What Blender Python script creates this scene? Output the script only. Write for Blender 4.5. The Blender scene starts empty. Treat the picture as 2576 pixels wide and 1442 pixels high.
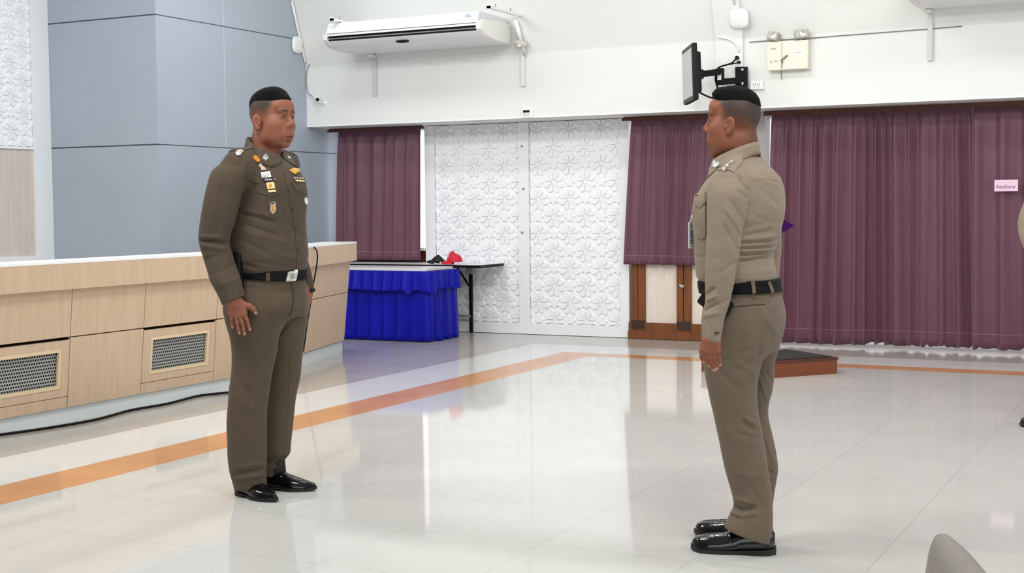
import bpy, bmesh, math, random
import numpy as np
from mathutils import Vector, Matrix
from mathutils.bvhtree import BVHTree

sc = bpy.context.scene
COL = sc.collection
random.seed(4)
RNG = np.random.default_rng(4)
PI = math.pi

# ---------------------------------------------------------------- camera
F_PX, YAW, PITCH, ROLL, CAM_H = 3449.4, math.radians(26.824), math.radians(3.3427), math.radians(-0.54664), 1.28
_f = Vector((-math.sin(YAW) * math.cos(PITCH), math.cos(YAW) * math.cos(PITCH), -math.sin(PITCH)))
_r = Vector((math.cos(YAW), math.sin(YAW), 0))
_u = _r.cross(_f)
CR = math.cos(ROLL) * _r + math.sin(ROLL) * _u
CU = -math.sin(ROLL) * _r + math.cos(ROLL) * _u
CF = _f
CP = Vector((0, 0, CAM_H))
E1 = Vector((math.cos(YAW), math.sin(YAW), 0))       # horizontal, to the right of the view
E2 = Vector((-math.sin(YAW), math.cos(YAW), 0))      # horizontal, away from the camera
cam_data = bpy.data.cameras.new('camera')
cam = bpy.data.objects.new('camera', cam_data)
COL.objects.link(cam)
cam_data.sensor_fit = 'HORIZONTAL'
cam_data.sensor_width = 36.0
cam_data.lens = F_PX * 36.0 / 2576.0
cam_data.clip_start = 0.05
cam_data.clip_end = 100
cam.matrix_world = Matrix(((CR.x, CU.x, -CF.x, 0), (CR.y, CU.y, -CF.y, 0), (CR.z, CU.z, -CF.z, CAM_H), (0, 0, 0, 1)))
sc.camera = cam


def ray(x, y):
    return CF + (x - 1288) / F_PX * CR - (y - 721) / F_PX * CU


def at(x, y, ax, v):
    """the point of the room that shows at photo pixel (x, y) and lies on the plane axis = v"""
    d = ray(x, y)
    t = (v - CP[ax]) / d[ax]
    return CP + d * t


def at_plane(x, y, p, n):
    d = ray(x, y)
    return CP + d * ((Vector(p) - CP).dot(n) / d.dot(n))


# ---------------------------------------------------------------- world, lamps, exposure
sc.view_settings.view_transform = 'Standard'
sc.view_settings.look = 'None'
sc.view_settings.gamma = 1.0
sc.view_settings.use_curve_mapping = False
sc.view_settings.exposure = 0.0
world = bpy.data.worlds.new('world')
sc.world = world
world.use_nodes = True
world.node_tree.nodes['Background'].inputs[0].default_value = (0.93, 0.97, 1.0, 1)
world.node_tree.nodes['Background'].inputs[1].default_value = 0.18


def area(name, loc, rot, sx, sy, power, col=(1, 1, 1)):
    l = bpy.data.lights.new(name, 'AREA')
    l.shape = 'RECTANGLE'
    l.size, l.size_y, l.energy, l.color = sx, sy, power, col
    o = bpy.data.objects.new(name, l)
    COL.objects.link(o)
    o.location, o.rotation_euler = loc, rot
    return o


CEIL = 4.3
# rows of ceiling fluorescents above and in front of the camera
for (ly, tilt, pw) in ((3.2, 34, 70), (6.6, 30, 50), (9.7, 4, 27)):
    for lx in (-6.8, -3.6, -0.4):
        area('ceiling_lamp', (lx, ly, CEIL - 0.25), (math.radians(tilt), 0, 0), 1.2, 0.5, pw, (1.0, 0.995, 0.98))
# added soft fill lamps behind and right of the camera, no windows built there
area('fill_rear', (0.5, -4.0, 1.9), (math.radians(90), 0, math.radians(8)), 6.0, 2.2, 115, (0.92, 0.97, 1.0))
area('fill_right', (4.2, 5.5, 1.7), (math.radians(90), 0, math.radians(90)), 5.0, 2.0, 65, (0.95, 0.98, 1.0))


# ---------------------------------------------------------------- materials
def lin(h):
    if isinstance(h, str):
        h = h.lstrip('#')
        h = tuple(int(h[i:i + 2], 16) / 255 for i in (0, 2, 4))
    else:
        h = tuple(c / 255 for c in h)
    return tuple(c / 12.92 if c <= 0.04045 else ((c + 0.055) / 1.055) ** 2.4 for c in h)


def mat(name, col, rough=0.5, metal=0.0, var=0.0, scale=8.0, bump=0.0, bscale=60.0, stretch=(1, 1, 1), spec=None,
        coat=0.0, sheen=0.0, emit=0.0, attr=None):
    m = bpy.data.materials.new(name)
    m.use_nodes = True
    nt = m.node_tree
    b = nt.nodes['Principled BSDF']
    c = lin(col)
    b.inputs['Base Color'].default_value = (*c, 1)
    b.inputs['Roughness'].default_value = rough
    b.inputs['Metallic'].default_value = metal
    if spec is not None:
        b.inputs['Specular IOR Level'].default_value = spec
    if coat:
        b.inputs['Coat Weight'].default_value = coat
        b.inputs['Coat Roughness'].default_value = 0.05
    if sheen:
        b.inputs['Sheen Weight'].default_value = sheen
        b.inputs['Sheen Roughness'].default_value = 0.4
    if emit:
        b.inputs['Emission Color'].default_value = (*c, 1)
        b.inputs['Emission Strength'].default_value = emit
    tc = nt.nodes.new('ShaderNodeTexCoord')
    src = None
    if attr:
        a = nt.nodes.new('ShaderNodeAttribute')
        a.attribute_name = attr
        src = a.outputs['Color']
        nt.links.new(src, b.inputs['Base Color'])
    if var:
        mp = nt.nodes.new('ShaderNodeMapping')
        mp.inputs['Scale'].default_value = stretch
        nt.links.new(tc.outputs['Object'], mp.inputs[0])
        n = nt.nodes.new('ShaderNodeTexNoise')
        n.inputs['Scale'].default_value = scale
        n.inputs['Detail'].default_value = 5
        nt.links.new(mp.outputs[0], n.inputs['Vector'])
        mx = nt.nodes.new('ShaderNodeMix')
        mx.data_type = 'RGBA'
        mx.blend_type = 'MULTIPLY'
        mx.inputs['Factor'].default_value = 1.0
        rmp = nt.nodes.new('ShaderNodeMapRange')
        rmp.inputs['From Min'].default_value = 0.3
        rmp.inputs['From Max'].default_value = 0.7
        rmp.inputs['To Min'].default_value = 1 - var
        rmp.inputs['To Max'].default_value = 1 + var
        nt.links.new(n.outputs['Fac'], rmp.inputs['Value'])
        if src:
            nt.links.new(src, mx.inputs['A'])
        else:
            mx.inputs['A'].default_value = (*c, 1)
        nt.links.new(rmp.outputs[0], mx.inputs['B'])
        nt.links.new(mx.outputs['Result'], b.inputs['Base Color'])
    if bump:
        n2 = nt.nodes.new('ShaderNodeTexNoise')
        n2.inputs['Scale'].default_value = bscale
        n2.inputs['Detail'].default_value = 3
        nt.links.new(tc.outputs['Object'], n2.inputs['Vector'])
        bp = nt.nodes.new('ShaderNodeBump')
        bp.inputs['Strength'].default_value = bump
        bp.inputs['Distance'].default_value = 0.01
        nt.links.new(n2.outputs['Fac'], bp.inputs['Height'])
        nt.links.new(bp.outputs[0], b.inputs['Normal'])
    return m


def floor_mat(name, c1, rough, tile=0.6, offx=0.0, offy=0.0, var=0.05, spec=0.5):
    m = bpy.data.materials.new(name)
    m.use_nodes = True
    nt = m.node_tree
    b = nt.nodes['Principled BSDF']
    b.inputs['Roughness'].default_value = rough
    b.inputs['Specular IOR Level'].default_value = spec
    tc = nt.nodes.new('ShaderNodeTexCoord')
    mp = nt.nodes.new('ShaderNodeMapping')
    mp.inputs['Location'].default_value = (offx, offy, 0)
    nt.links.new(tc.outputs['Object'], mp.inputs[0])
    br = nt.nodes.new('ShaderNodeTexBrick')
    br.offset = 0
    br.inputs['Scale'].default_value = 1.0
    br.inputs['Brick Width'].default_value = tile
    br.inputs['Row Height'].default_value = tile
    br.inputs['Mortar Size'].default_value = 0.0012
    br.inputs['Mortar Smooth'].default_value = 0.1
    c = lin(c1)
    br.inputs['Color1'].default_value = (*c, 1)
    br.inputs['Color2'].default_value = (*[x * 0.96 for x in c], 1)
    br.inputs['Mortar'].default_value = (*[x * 0.6 for x in c], 1)
    nt.links.new(mp.outputs[0], br.inputs['Vector'])
    n = nt.nodes.new('ShaderNodeTexNoise')
    n.inputs['Scale'].default_value = 3.0
    n.inputs['Detail'].default_value = 8
    nt.links.new(tc.outputs['Object'], n.inputs['Vector'])
    r = nt.nodes.new('ShaderNodeMapRange')
    r.inputs['From Min'].default_value = 0.3
    r.inputs['From Max'].default_value = 0.7
    r.inputs['To Min'].default_value = 1 - var
    r.inputs['To Max'].default_value = 1 + var
    nt.links.new(n.outputs['Fac'], r.inputs['Value'])
    mx = nt.nodes.new('ShaderNodeMix')
    mx.data_type = 'RGBA'
    mx.blend_type = 'MULTIPLY'
    mx.inputs['Factor'].default_value = 1
    nt.links.new(br.outputs['Color'], mx.inputs['A'])
    nt.links.new(r.outputs[0], mx.inputs['B'])
    nt.links.new(mx.outputs['Result'], b.inputs['Base Color'])
    # very slight waviness, so that reflections break a little from tile to tile
    n3 = nt.nodes.new('ShaderNodeTexNoise')
    n3.inputs['Scale'].default_value = 1.3
    nt.links.new(tc.outputs['Object'], n3.inputs['Vector'])
    bp = nt.nodes.new('ShaderNodeBump')
    bp.inputs['Strength'].default_value = 0.25
    bp.inputs['Distance'].default_value = 0.002
    nt.links.new(n3.outputs['Fac'], bp.inputs['Height'])
    nt.links.new(bp.outputs[0], b.inputs['Normal'])
    return m


def wood_mat(name, c1, c2, rough=0.42, axis='z', spec=None):
    m = bpy.data.materials.new(name)
    m.use_nodes = True
    nt = m.node_tree
    b = nt.nodes['Principled BSDF']
    b.inputs['Roughness'].default_value = rough
    if spec is not None:
        b.inputs['Specular IOR Level'].default_value = spec
    tc = nt.nodes.new('ShaderNodeTexCoord')
    mp = nt.nodes.new('ShaderNodeMapping')
    mp.inputs['Scale'].default_value = {'z': (1, 1, 0.06), 'x': (0.06, 1, 1), 'y': (1, 0.06, 1)}[axis]
    nt.links.new(tc.outputs['Object'], mp.inputs[0])
    n = nt.nodes.new('ShaderNodeTexNoise')
    n.inputs['Scale'].default_value = 28
    n.inputs['Detail'].default_value = 6
    n.inputs['Distortion'].default_value = 0.4
    nt.links.new(mp.outputs[0], n.inputs['Vector'])
    cr = nt.nodes.new('ShaderNodeValToRGB')
    cr.color_ramp.elements[0].position = 0.34
    cr.color_ramp.elements[0].color = (*lin(c1), 1)
    cr.color_ramp.elements[1].position = 0.66
    cr.color_ramp.elements[1].color = (*lin(c2), 1)
    nt.links.new(n.outputs['Fac'], cr.inputs[0])
    nt.links.new(cr.outputs[0], b.inputs['Base Color'])
    return m


M = {}
M['wall'] = mat('white_paint', (228, 230, 227), 0.6, var=0.015, scale=1.2)
M['grey'] = mat('grey_panel', (167, 178, 191), 0.5, var=0.02, scale=1.5)
M['white'] = mat('white_lacquer', (240, 243, 247), 0.45)
M['whitetop'] = mat('white_laminate', (243, 245, 246), 0.3)
M['lattice'] = mat('white_lattice', (247, 249, 252), 0.5)
M['oak'] = wood_mat('light_oak', (200, 174, 147), (209, 184, 158), 0.45)
M['paleoak'] = wood_mat('pale_oak', (206, 194, 184), (218, 206, 197), 0.5)
M['brown'] = wood_mat('brown_wood', (104, 58, 26), (128, 74, 36), 0.4)
M['darkwood'] = wood_mat('dark_red_wood', (66, 30, 22), (88, 42, 30), 0.4, axis='x')
M['redwood'] = mat('reddish_wood', (122, 62, 34), 0.4, var=0.05, scale=14, stretch=(1, 1, 4))
M['seam'] = mat('seam_shadow_gap', (70, 78, 88), 0.8)
M['gap'] = mat('dark_gap', (60, 40, 28), 0.8)
M['vent'] = mat('vent_metal', (178, 182, 180), 0.45, 0.3)
M['vback'] = mat('vent_dark_back', (34, 34, 36), 0.8)
M['ventframe'] = mat('vent_cream_frame', (226, 204, 168), 0.5)
M['black'] = mat('black_plastic', (22, 23, 25), 0.45, spec=0.18)
M['blackm'] = mat('black_metal', (18, 19, 21), 0.45, 0.0, spec=0.18)
M['screen'] = mat('grey_screen', (172, 176, 174), 0.25)
M['plastic'] = mat('white_plastic', (242, 243, 244), 0.35)
M['ivory'] = mat('ivory_plastic', (232, 226, 212), 0.45)
M['greyplastic'] = mat('grey_plastic', (150, 152, 152), 0.45)
M['steel'] = mat('brushed_steel', (205, 206, 208), 0.3, 0.85)
M['glasslamp'] = mat('lamp_lens', (188, 188, 180), 0.2)
M['curtain'] = mat('plum_curtain', (106, 65, 82), 0.5, var=0.05, scale=5, stretch=(1, 1, 0.4), sheen=0.3)
M['hem'] = mat('curtain_hem_thread', (150, 108, 122), 0.7)
M['blue'] = mat('royal_blue_satin', (4, 9, 160), 0.5, spec=0.25, var=0.10, scale=6, stretch=(1, 1, 0.2))
M['tabletop'] = mat('white_table_laminate', (232, 232, 234), 0.3)
M['tabledge'] = mat('black_table_edge', (14, 14, 15), 0.4, spec=0.18)
M['frost'] = wood_mat('frosted_glass', (222, 208, 196), (232, 219, 208), 0.5)
M['daylight'] = mat('daylit_window', (250, 250, 255), 0.5, emit=0.9)
M['cable'] = mat('black_cable', (16, 16, 17), 0.5, spec=0.18)
M['mat'] = mat('dark_rubber_mat', (44, 36, 38), 0.9, bump=0.5, bscale=90)
M['pinksign'] = mat('pink_paper', (236, 206, 226), 0.6)
M['ink'] = mat('purple_ink', (112, 60, 98), 0.7)
M['inkgrey'] = mat('grey_ink', (120, 116, 112), 0.7)
M['red'] = mat('red_cap_cloth', (206, 22, 48), 0.6, bump=0.2, bscale=120)
M['capwhite'] = mat('white_mesh_patch', (226, 200, 204), 0.7)
M['capblack'] = mat('black_cap_cloth', (16, 16, 18), 0.7)
M['purple'] = mat('deep_purple_cover', (60, 14, 92), 0.6, spec=0.15)
M['leather'] = mat('taupe_leather', (158, 148, 142), 0.5, var=0.05, scale=12, bump=0.15, bscale=90)
M['piping'] = mat('brown_piping', (128, 104, 92), 0.6)
M['floor'] = floor_mat('cream_tile', (208, 207, 203), 0.06, 0.6, 0.43, 0.17, 0.03)
M['border'] = floor_mat('white_border_tile', (222, 222, 220), 0.12, 0.6, 0.1, 0.2, 0.02, 0.4)
M['beige'] = floor_mat('beige_granite_tile', (184, 178, 171), 0.14, 0.6, 0.2, 0.1, 0.05, 0.4)
M['terra'] = floor_mat('terracotta_tile', (206, 146, 96), 0.16, 0.6, 0.0, 0.3, 0.10, 0.35)


# ---------------------------------------------------------------- mesh helpers
class MB:
    def __init__(self):
        self.v, self.f, self.m = [], [], []

    def add(self, vs, fs, mi=0):
        o = len(self.v)
        self.v += [tuple(x) for x in vs]
        self.f += [tuple(i + o for i in f) for f in fs]
        self.m += [mi] * len(fs)

    def box(self, c, s, R=None, mi=0):
        c = Vector(c)
        vs = []
        for z in (-1, 1):
            for y in (-1, 1):
                for x in (-1, 1):
                    p = Vector((x * s[0] / 2, y * s[1] / 2, z * s[2] / 2))
                    vs.append(c + (R @ p if R else p))
        self.add(vs, [(0, 2, 3, 1), (4, 5, 7, 6), (0, 1, 5, 4), (2, 6, 7, 3), (0, 4, 6, 2), (1, 3, 7, 5)], mi)
        return self

    def bb(self, a, b, mi=0):
        a, b = Vector(a), Vector(b)
        return self.box((a + b) / 2, (abs(b.x - a.x), abs(b.y - a.y), abs(b.z - a.z)), None, mi)

    def quad(self, a, b, c, d, mi=0):
        self.add([a, b, c, d], [(0, 1, 2, 3)], mi)
        return self

    def slab(self, a, b, c, d, t, mi=0):
        """a thick quad: a,b,c,d counter-clockwise seen from outside, thickness t behind it"""
        a, b, c, d = map(Vector, (a, b, c, d))
        n = (b - a).cross(d - a).normalized() * -t
        self.add([a, b, c, d, a + n, b + n, c + n, d + n],
                 [(0, 1, 2, 3), (7, 6, 5, 4), (0, 4, 5, 1), (1, 5, 6, 2), (2, 6, 7, 3), (3, 7, 4, 0)], mi)
        return self

    def prism(self, poly, d, mi=0):
        """poly: list of points (a planar ring), d: extrusion vector"""
        n = len(poly)
        d = Vector(d)
        poly = [Vector(p) for p in poly]
        vs = poly + [p + d for p in poly]
        fs = [tuple(range(n))[::-1], tuple(range(n, 2 * n))]
        for i in range(n):
            j = (i + 1) % n
            fs.append((i, j, n + j, n + i))
        self.add(vs, fs, mi)
        return self

    def tube(self, pts, r, n=8, mi=0, caps=True):
        pts = [Vector(p) for p in pts]
        rs = r if isinstance(r, (list, tuple)) else [r] * len(pts)
        vs, fs = [], []
        up = Vector((0, 0, 1))
        prev = None
        for i, p in enumerate(pts):
            t = (pts[min(i + 1, len(pts) - 1)] - pts[max(i - 1, 0)]).normalized()
            if prev is None:
                a = t.cross(up)
                if a.length < 1e-3:
                    a = t.cross(Vector((1, 0, 0)))
                a.normalize()
            else:
                a = (prev - t * prev.dot(t)).normalized()
            prev = a
            b = t.cross(a)
            for k in range(n):
                an = 2 * PI * k / n
                vs.append(p + (a * math.cos(an) + b * math.sin(an)) * rs[i])
        for i in range(len(pts) - 1):
            for k in range(n):
                k2 = (k + 1) % n
                fs.append((i * n + k, i * n + k2, (i + 1) * n + k2, (i + 1) * n + k))
        if caps:
            fs.append(tuple(range(n))[::-1])
            fs.append(tuple((len(pts) - 1) * n + k for k in range(n)))
        self.add(vs, fs, mi)
        return self

    def lathe(self, prof, o, ax, n=24, mi=0):
        """prof: list of (radius, height) along ax from o"""
        o, ax = Vector(o), Vector(ax).normalized()
        a = ax.orthogonal().normalized()
        b = ax.cross(a)
        vs, fs = [], []
        for (r, h) in prof:
            for k in range(n):
                an = 2 * PI * k / n
                vs.append(o + ax * h + (a * math.cos(an) + b * math.sin(an)) * r)
        for i in range(len(prof) - 1):
            for k in range(n):
                k2 = (k + 1) % n
                fs.append((i * n + k, i * n + k2, (i + 1) * n + k2, (i + 1) * n + k))
        fs.append(tuple(range(n))[::-1])
        fs.append(tuple((len(prof) - 1) * n + k for k in range(n)))
        self.add(vs, fs, mi)
        return self

    def grid(self, P, mi=0, closed=False):
        """P[i][j] points"""
        h, w = len(P), len(P[0])
        vs = [p for row in P for p in row]
        fs = []
        for i in range(h - 1):
            for j in range(w if closed else w - 1):
                j2 = (j + 1) % w
                fs.append((i * w + j, i * w + j2, (i + 1) * w + j2, (i + 1) * w + j))
        self.add(vs, fs, mi)
        return self

    def build(self, name, mats, parent=None, smooth=False, bevel=0.0, solid=0.0, fix=True, auto=False):
        me = bpy.data.meshes.new(name)
        me.from_pydata(self.v, [], self.f)
        if not isinstance(mats, (list, tuple)):
            mats = [mats]
        for m in mats:
            me.materials.append(m)
        if len(mats) > 1:
            for p, i in zip(me.polygons, self.m):
                p.material_index = i
        if fix or bevel:
            bm = bmesh.new()
            bm.from_mesh(me)
            if fix:
                bmesh.ops.recalc_face_normals(bm, faces=bm.faces)
            if bevel:
                bmesh.ops.remove_doubles(bm, verts=bm.verts, dist=1e-5)
                bmesh.ops.bevel(bm, geom=[e for e in bm.edges if len(e.link_faces) == 2 and e.calc_face_angle(0) > 0.5],
                                offset=bevel, segments=2, profile=0.6, affect='EDGES')
            bm.to_mesh(me)
            bm.free()
        o = bpy.data.objects.new(name, me)
        COL.objects.link(o)
        if smooth:
            for p in me.polygons:
                p.use_smooth = True
        if auto:
            for p in me.polygons:
                p.use_smooth = True
            me.set_sharp_from_angle(angle=math.radians(38))
        if solid:
            md = o.modifiers.new('solid', 'SOLIDIFY')
            md.thickness = solid
            md.offset = 0
        if parent:
            set_parent(o, parent)
        return o


def smooth_pts(pts, n=6):
    """a Catmull-Rom run through the points"""
    pts = [Vector(p) for p in pts]
    out = []
    for i in range(len(pts) - 1):
        p0, p1, p2, p3 = pts[max(i - 1, 0)], pts[i], pts[i + 1], pts[min(i + 2, len(pts) - 1)]
        for k in range(n):
            t = k / n
            out.append(0.5 * (2 * p1 + (p2 - p0) * t + (2 * p0 - 5 * p1 + 4 * p2 - p3) * t * t + (3 * p1 - p0 - 3 * p2 + p3) * t ** 3))
    return out + [pts[-1]]


def set_parent(o, p):
    o.parent = p
    o.matrix_parent_inverse = wm(p).inverted()


def wm(o):
    m = Matrix.LocRotScale(o.location, o.rotation_euler, o.scale)
    return (wm(o.parent) @ o.matrix_parent_inverse @ m) if o.parent else m


def tag(o, label=None, cat=None, group=None, kind=None):
    if label:
        o['label'] = label
    if cat:
        o['category'] = cat
    if group:
        o['group'] = group
    if kind:
        o['kind'] = kind
    return o


def thing(name, label, cat, loc, group=None):
    o = bpy.data.objects.new(name, None)
    o.empty_display_size = 0.1
    COL.objects.link(o)
    o.location = loc
    return tag(o, label, cat, group)


def struct(o):
    o['kind'] = 'structure'
    return o
# ---------------------------------------------------------------- the room shell
XB, YC, XW = -8.308, 9.50, -9.634          # grey box face, its near corner, white wall behind it
YW, YB, ZB, ZS = 12.36, 11.77, 2.118, 2.724  # back wall, bulkhead front, bulkhead underside, seam height
CEIL_Y = YB - 0.34 * (CEIL - ZS)
XR = 4.6
# floor: cream field, terracotta stripe, white border, beige margin
mb = MB()
XS0, XS1, XBG = -5.005, -4.672, -5.56
YS0, YS1, YBG = 10.655, 10.905, 11.45
def rect(x0, y0, x1, y1, mi):
    mb.quad((x0, y0, 0), (x1, y0, 0), (x1, y1, 0), (x0, y1, 0), mi)
rect(XS1, -5, XR, YS0, 0)
rect(XS0, -5, XS1, YS1, 3)
rect(XS1, YS0, XR, YS1, 3)
rect(XBG, -5, XS0, YBG, 1)
rect(XS0, YS1, XR, YBG, 1)
rect(XW, -5, XBG, YW, 2)
rect(XBG, YBG, XR, YW, 2)
floor = struct(mb.build('floor', [M['floor'], M['border'], M['beige'], M['terra']], fix=False))

mb = MB()
# lower back wall (set back under the bulkhead), bulkhead, raked upper wall
mb.quad((XB, YW, 0), (XR, YW, 0), (XR, YW, ZB), (XB, YW, ZB))
mb.quad((XB, YW, ZB), (XR, YW, ZB), (XR, YB, ZB), (XB, YB, ZB))
mb.quad((XB, YB, ZB), (XR, YB, ZB), (XR, YB, ZS), (XB, YB, ZS))
mb.quad((XB, YB, ZS), (XR, YB, ZS), (XR, YB + 0.008, ZS + 0.004), (XB, YB + 0.008, ZS + 0.004))
mb.quad((XB, YB + 0.008, ZS + 0.004), (XR, YB + 0.008, ZS + 0.004), (XR, CEIL_Y, CEIL), (XB, CEIL_Y, CEIL))
struct(mb.build('wall_back', M['wall'], fix=False))
mb = MB()
mb.bb((XB, YB - 0.006, ZB), (XR, YB, ZB + 0.012))
struct(mb.build('trim_1', M['white']))
# the shallow pilaster on the upper wall
mb = MB()
c0, c1 = -3.888, -3.642
def wall_y(z):
    return YB if z <= ZS else YB - 0.34 * (z - ZS)
for z0, z1 in ((ZB, ZS), (ZS, CEIL - 0.01)):
    mb.add([(c0, wall_y(z0) - 0.05, z0), (c1, wall_y(z0) - 0.05, z0), (c1, wall_y(z1) - 0.05, z1), (c0, wall_y(z1) - 0.05, z1),
            (c0, wall_y(z0) + .01, z0), (c1, wall_y(z0) + .01, z0), (c1, wall_y(z1) + .01, z1), (c0, wall_y(z1) + .01, z1)],
           [(0, 1, 2, 3), (0, 3, 7, 4), (1, 5, 6, 2), (0, 4, 5, 1), (3, 2, 6, 7)])
struct(mb.build('trim_2', M['wall']))

mb = MB()
mb.quad((XW, -5, CEIL), (XW, CEIL_Y + 2, CEIL), (XR, CEIL_Y + 2, CEIL), (XR, -5, CEIL))
struct(mb.build('ceiling', M['wall'], fix=False))

mb = MB()
mb.quad((XR, -5, 0), (XR, YW, 0), (XR, YW, CEIL), (XR, -5, CEIL))
struct(mb.build('wall_right', M['wall'], fix=False))

# white wall on the far left with its framed lattice
mb = MB()
mb.quad((XW, -5, 0), (XW, YC, 0), (XW, YC, CEIL), (XW, -5, CEIL))
struct(mb.build('wall_left', M['white'], fix=False))
# grey composite panelling: return face, long face, shadow joints
g1 = at(385, 35, 0, XB).z
g2 = at(396, 363, 0, XB).z
gv = at(563, 100, 0, XB).y
mb = MB()
mb.quad((XW, YC, 0), (XB, YC, 0), (XB, YC, CEIL), (XW, YC, CEIL))
mb.quad((XB, YC, 0), (XB, YW, 0), (XB, YW, CEIL), (XB, YC, CEIL))
for z in (g1, g2):
    mb.bb((XW, YC - 0.001, z - 0.006), (XB + 0.001, YC + 0.01, z + 0.006), 1)
    mb.bb((XB - 0.01, YC, z - 0.004), (XB + 0.001, YW, z + 0.004), 1)
for y in (gv,):
    mb.bb((XB - 0.01, y - 0.004, g2 + 0.006), (XB + 0.001, y + 0.004, CEIL), 2)
struct(mb.build('wall_left_panelled', [M['grey'], M['seam'], mat('light_joint', (196, 206, 212), 0.6)], fix=False))


# ---------------------------------------------------------------- white geometric lattice panels
def plates(P):
    """the raised shapes of one repeat, centred on (0,0) and (P/2,P/2)"""
    out = []
    g = 0.008 * P / 0.34
    for (cx, cy, rot) in ((0, 0, 0), (P / 2, P / 2, 0)):
        for k in range(8):
            a = (k + 0.5) * PI / 4 + rot
            r0, r1, r2 = 0.055 * P, 0.250 * P, 0.335 * P
            h = PI / 8
            loc = [(r0, 0), (r1 * math.cos(h), -(r1 * math.sin(h) - g)), (r1 * 1.12, -(r1 * math.sin(h) - g) * 0.8), (r2, 0),
                   (r1 * 1.12, (r1 * math.sin(h) - g) * 0.8), (r1 * math.cos(h), r1 * math.sin(h) - g)]
            out.append([(cx + x * math.cos(a) - y * math.sin(a), cy + x * math.sin(a) + y * math.cos(a)) for x, y in loc])
    for (cx, cy) in ((P / 2, 0), (0, P / 2)):
        star = []
        for k in range(12):
            r = 0.175 * P if k % 2 == 0 else 0.105 * P
            a = k * PI / 6 + (PI / 2 if cx else 0)
            star.append((cx + r * math.cos(a), cy + r * math.sin(a)))
        out.append(star)
    return out


def lattice(name, o, u, v, w, h, P, t, parent, ph=(0, 0), mt=None):
    """relief panel: backing board with raised plates; o lower left corner, u/v unit directions, relief towards n"""
    o, u, v = Vector(o), Vector(u), Vector(v)
    n = u.cross(v)
    bm = bmesh.new()
    pts = plates(P)
    for i in range(-1, int(w / P) + 2):
        for j in range(-1, int(h / P) + 2):
            for poly in pts:
                q = [(x + i * P + ph[0], y + j * P + ph[1]) for x, y in poly]
                if max(x for x, y in q) < 0.01 or min(x for x, y in q) > w - 0.01 or max(y for x, y in q) < 0.01 or min(y for x, y in q) > h - 0.01:
                    continue
                top = [bm.verts.new((x, y, t)) for x, y in q]
                bot = [bm.verts.new((x, y, 0)) for x, y in q]
                bm.faces.new(top)
                for k in range(len(q)):
                    k2 = (k + 1) % len(q)
                    bm.faces.new((bot[k], bot[k2], top[k2], top[k]))
    for co, no in (((0.008, 0, 0), (-1, 0, 0)), ((w - 0.008, 0, 0), (1, 0, 0)), ((0, 0.008, 0), (0, -1, 0)), ((0, h - 0.008, 0), (0, 1, 0))):
        r = bmesh.ops.bisect_plane(bm, geom=bm.verts[:] + bm.edges[:] + bm.faces[:], plane_co=co, plane_no=no, clear_outer=True)
    q = [bm.verts.new(p) for p in ((0, 0, 0), (w, 0, 0), (w, h, 0), (0, h, 0))]
    bm.faces.new(q)
    me = bpy.data.meshes.new(name)
    T = Matrix(((u.x, v.x, n.x, o.x), (u.y, v.y, n.y, o.y), (u.z, v.z, n.z, o.z), (0, 0, 0, 1)))
    bm.transform(T)
    bm.to_mesh(me)
    bm.free()
    me.materials.append(mt or M['lattice'])
    ob = bpy.data.objects.new(name, me)
    COL.objects.link(ob)
    if parent:
        set_parent(ob, parent)
    return ob


# the double panel between the windows
FL, FR = at(1071, 330, 1, 12.3).x, at(1585, 600, 1, 12.3).x
YF = 12.30
t = thing('lattice_panel', 'tall white double wall panel with carved star lattice behind the folding table', 'wall panel', ((FL + FR) / 2, YF, 0))
a0, a1 = at(1095, 330, 1, YF).x, at(1306, 330, 1, YF).x
b0, b1 = at(1332, 330, 1, YF).x, at(1561, 330, 1, YF).x
zb, zt = 0.112, ZB - 0.004
mb = MB()
mb.bb((FL, YF - 0.03, 0.004), (a0, YW - .005, zt))
mb.bb((a1, YF - 0.03, 0.004), (b0, YW - .005, zt))
mb.bb((b1, YF - 0.03, 0.004), (FR, YW - .005, zt))
mb.bb((a0, YF - 0.03, 0.004), (a1, YW - .005, zb))
mb.bb((b0, YF - 0.03, 0.004), (b1, YW - .005, zb))
mb.build('frame', M['white'], t)
PP = 0.342
lattice('lattice_leaf', (a0, YF + 0.004, zb), (1, 0, 0), (0, 0, 1), a1 - a0, zt - zb, PP, 0.016, t, (0.11, 0.21))
lattice('lattice_leaf', (b0, YF + 0.004, zb), (1, 0, 0), (0, 0, 1), b1 - b0, zt - zb, PP, 0.016, t, (0.09, 0.21))
for (px, py) in ((1313, 368), (1317, 475), (1314, 585)):
    p = at(px, py, 1, YF - 0.03)
    q = MB()
    q.bb((p.x - 0.012, p.y - 0.008, p.z - 0.010), (p.x + 0.012, p.y + 0.002, p.z + 0.010))
    q.build('clip', M['greyplastic'], t, bevel=0.002)

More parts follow.
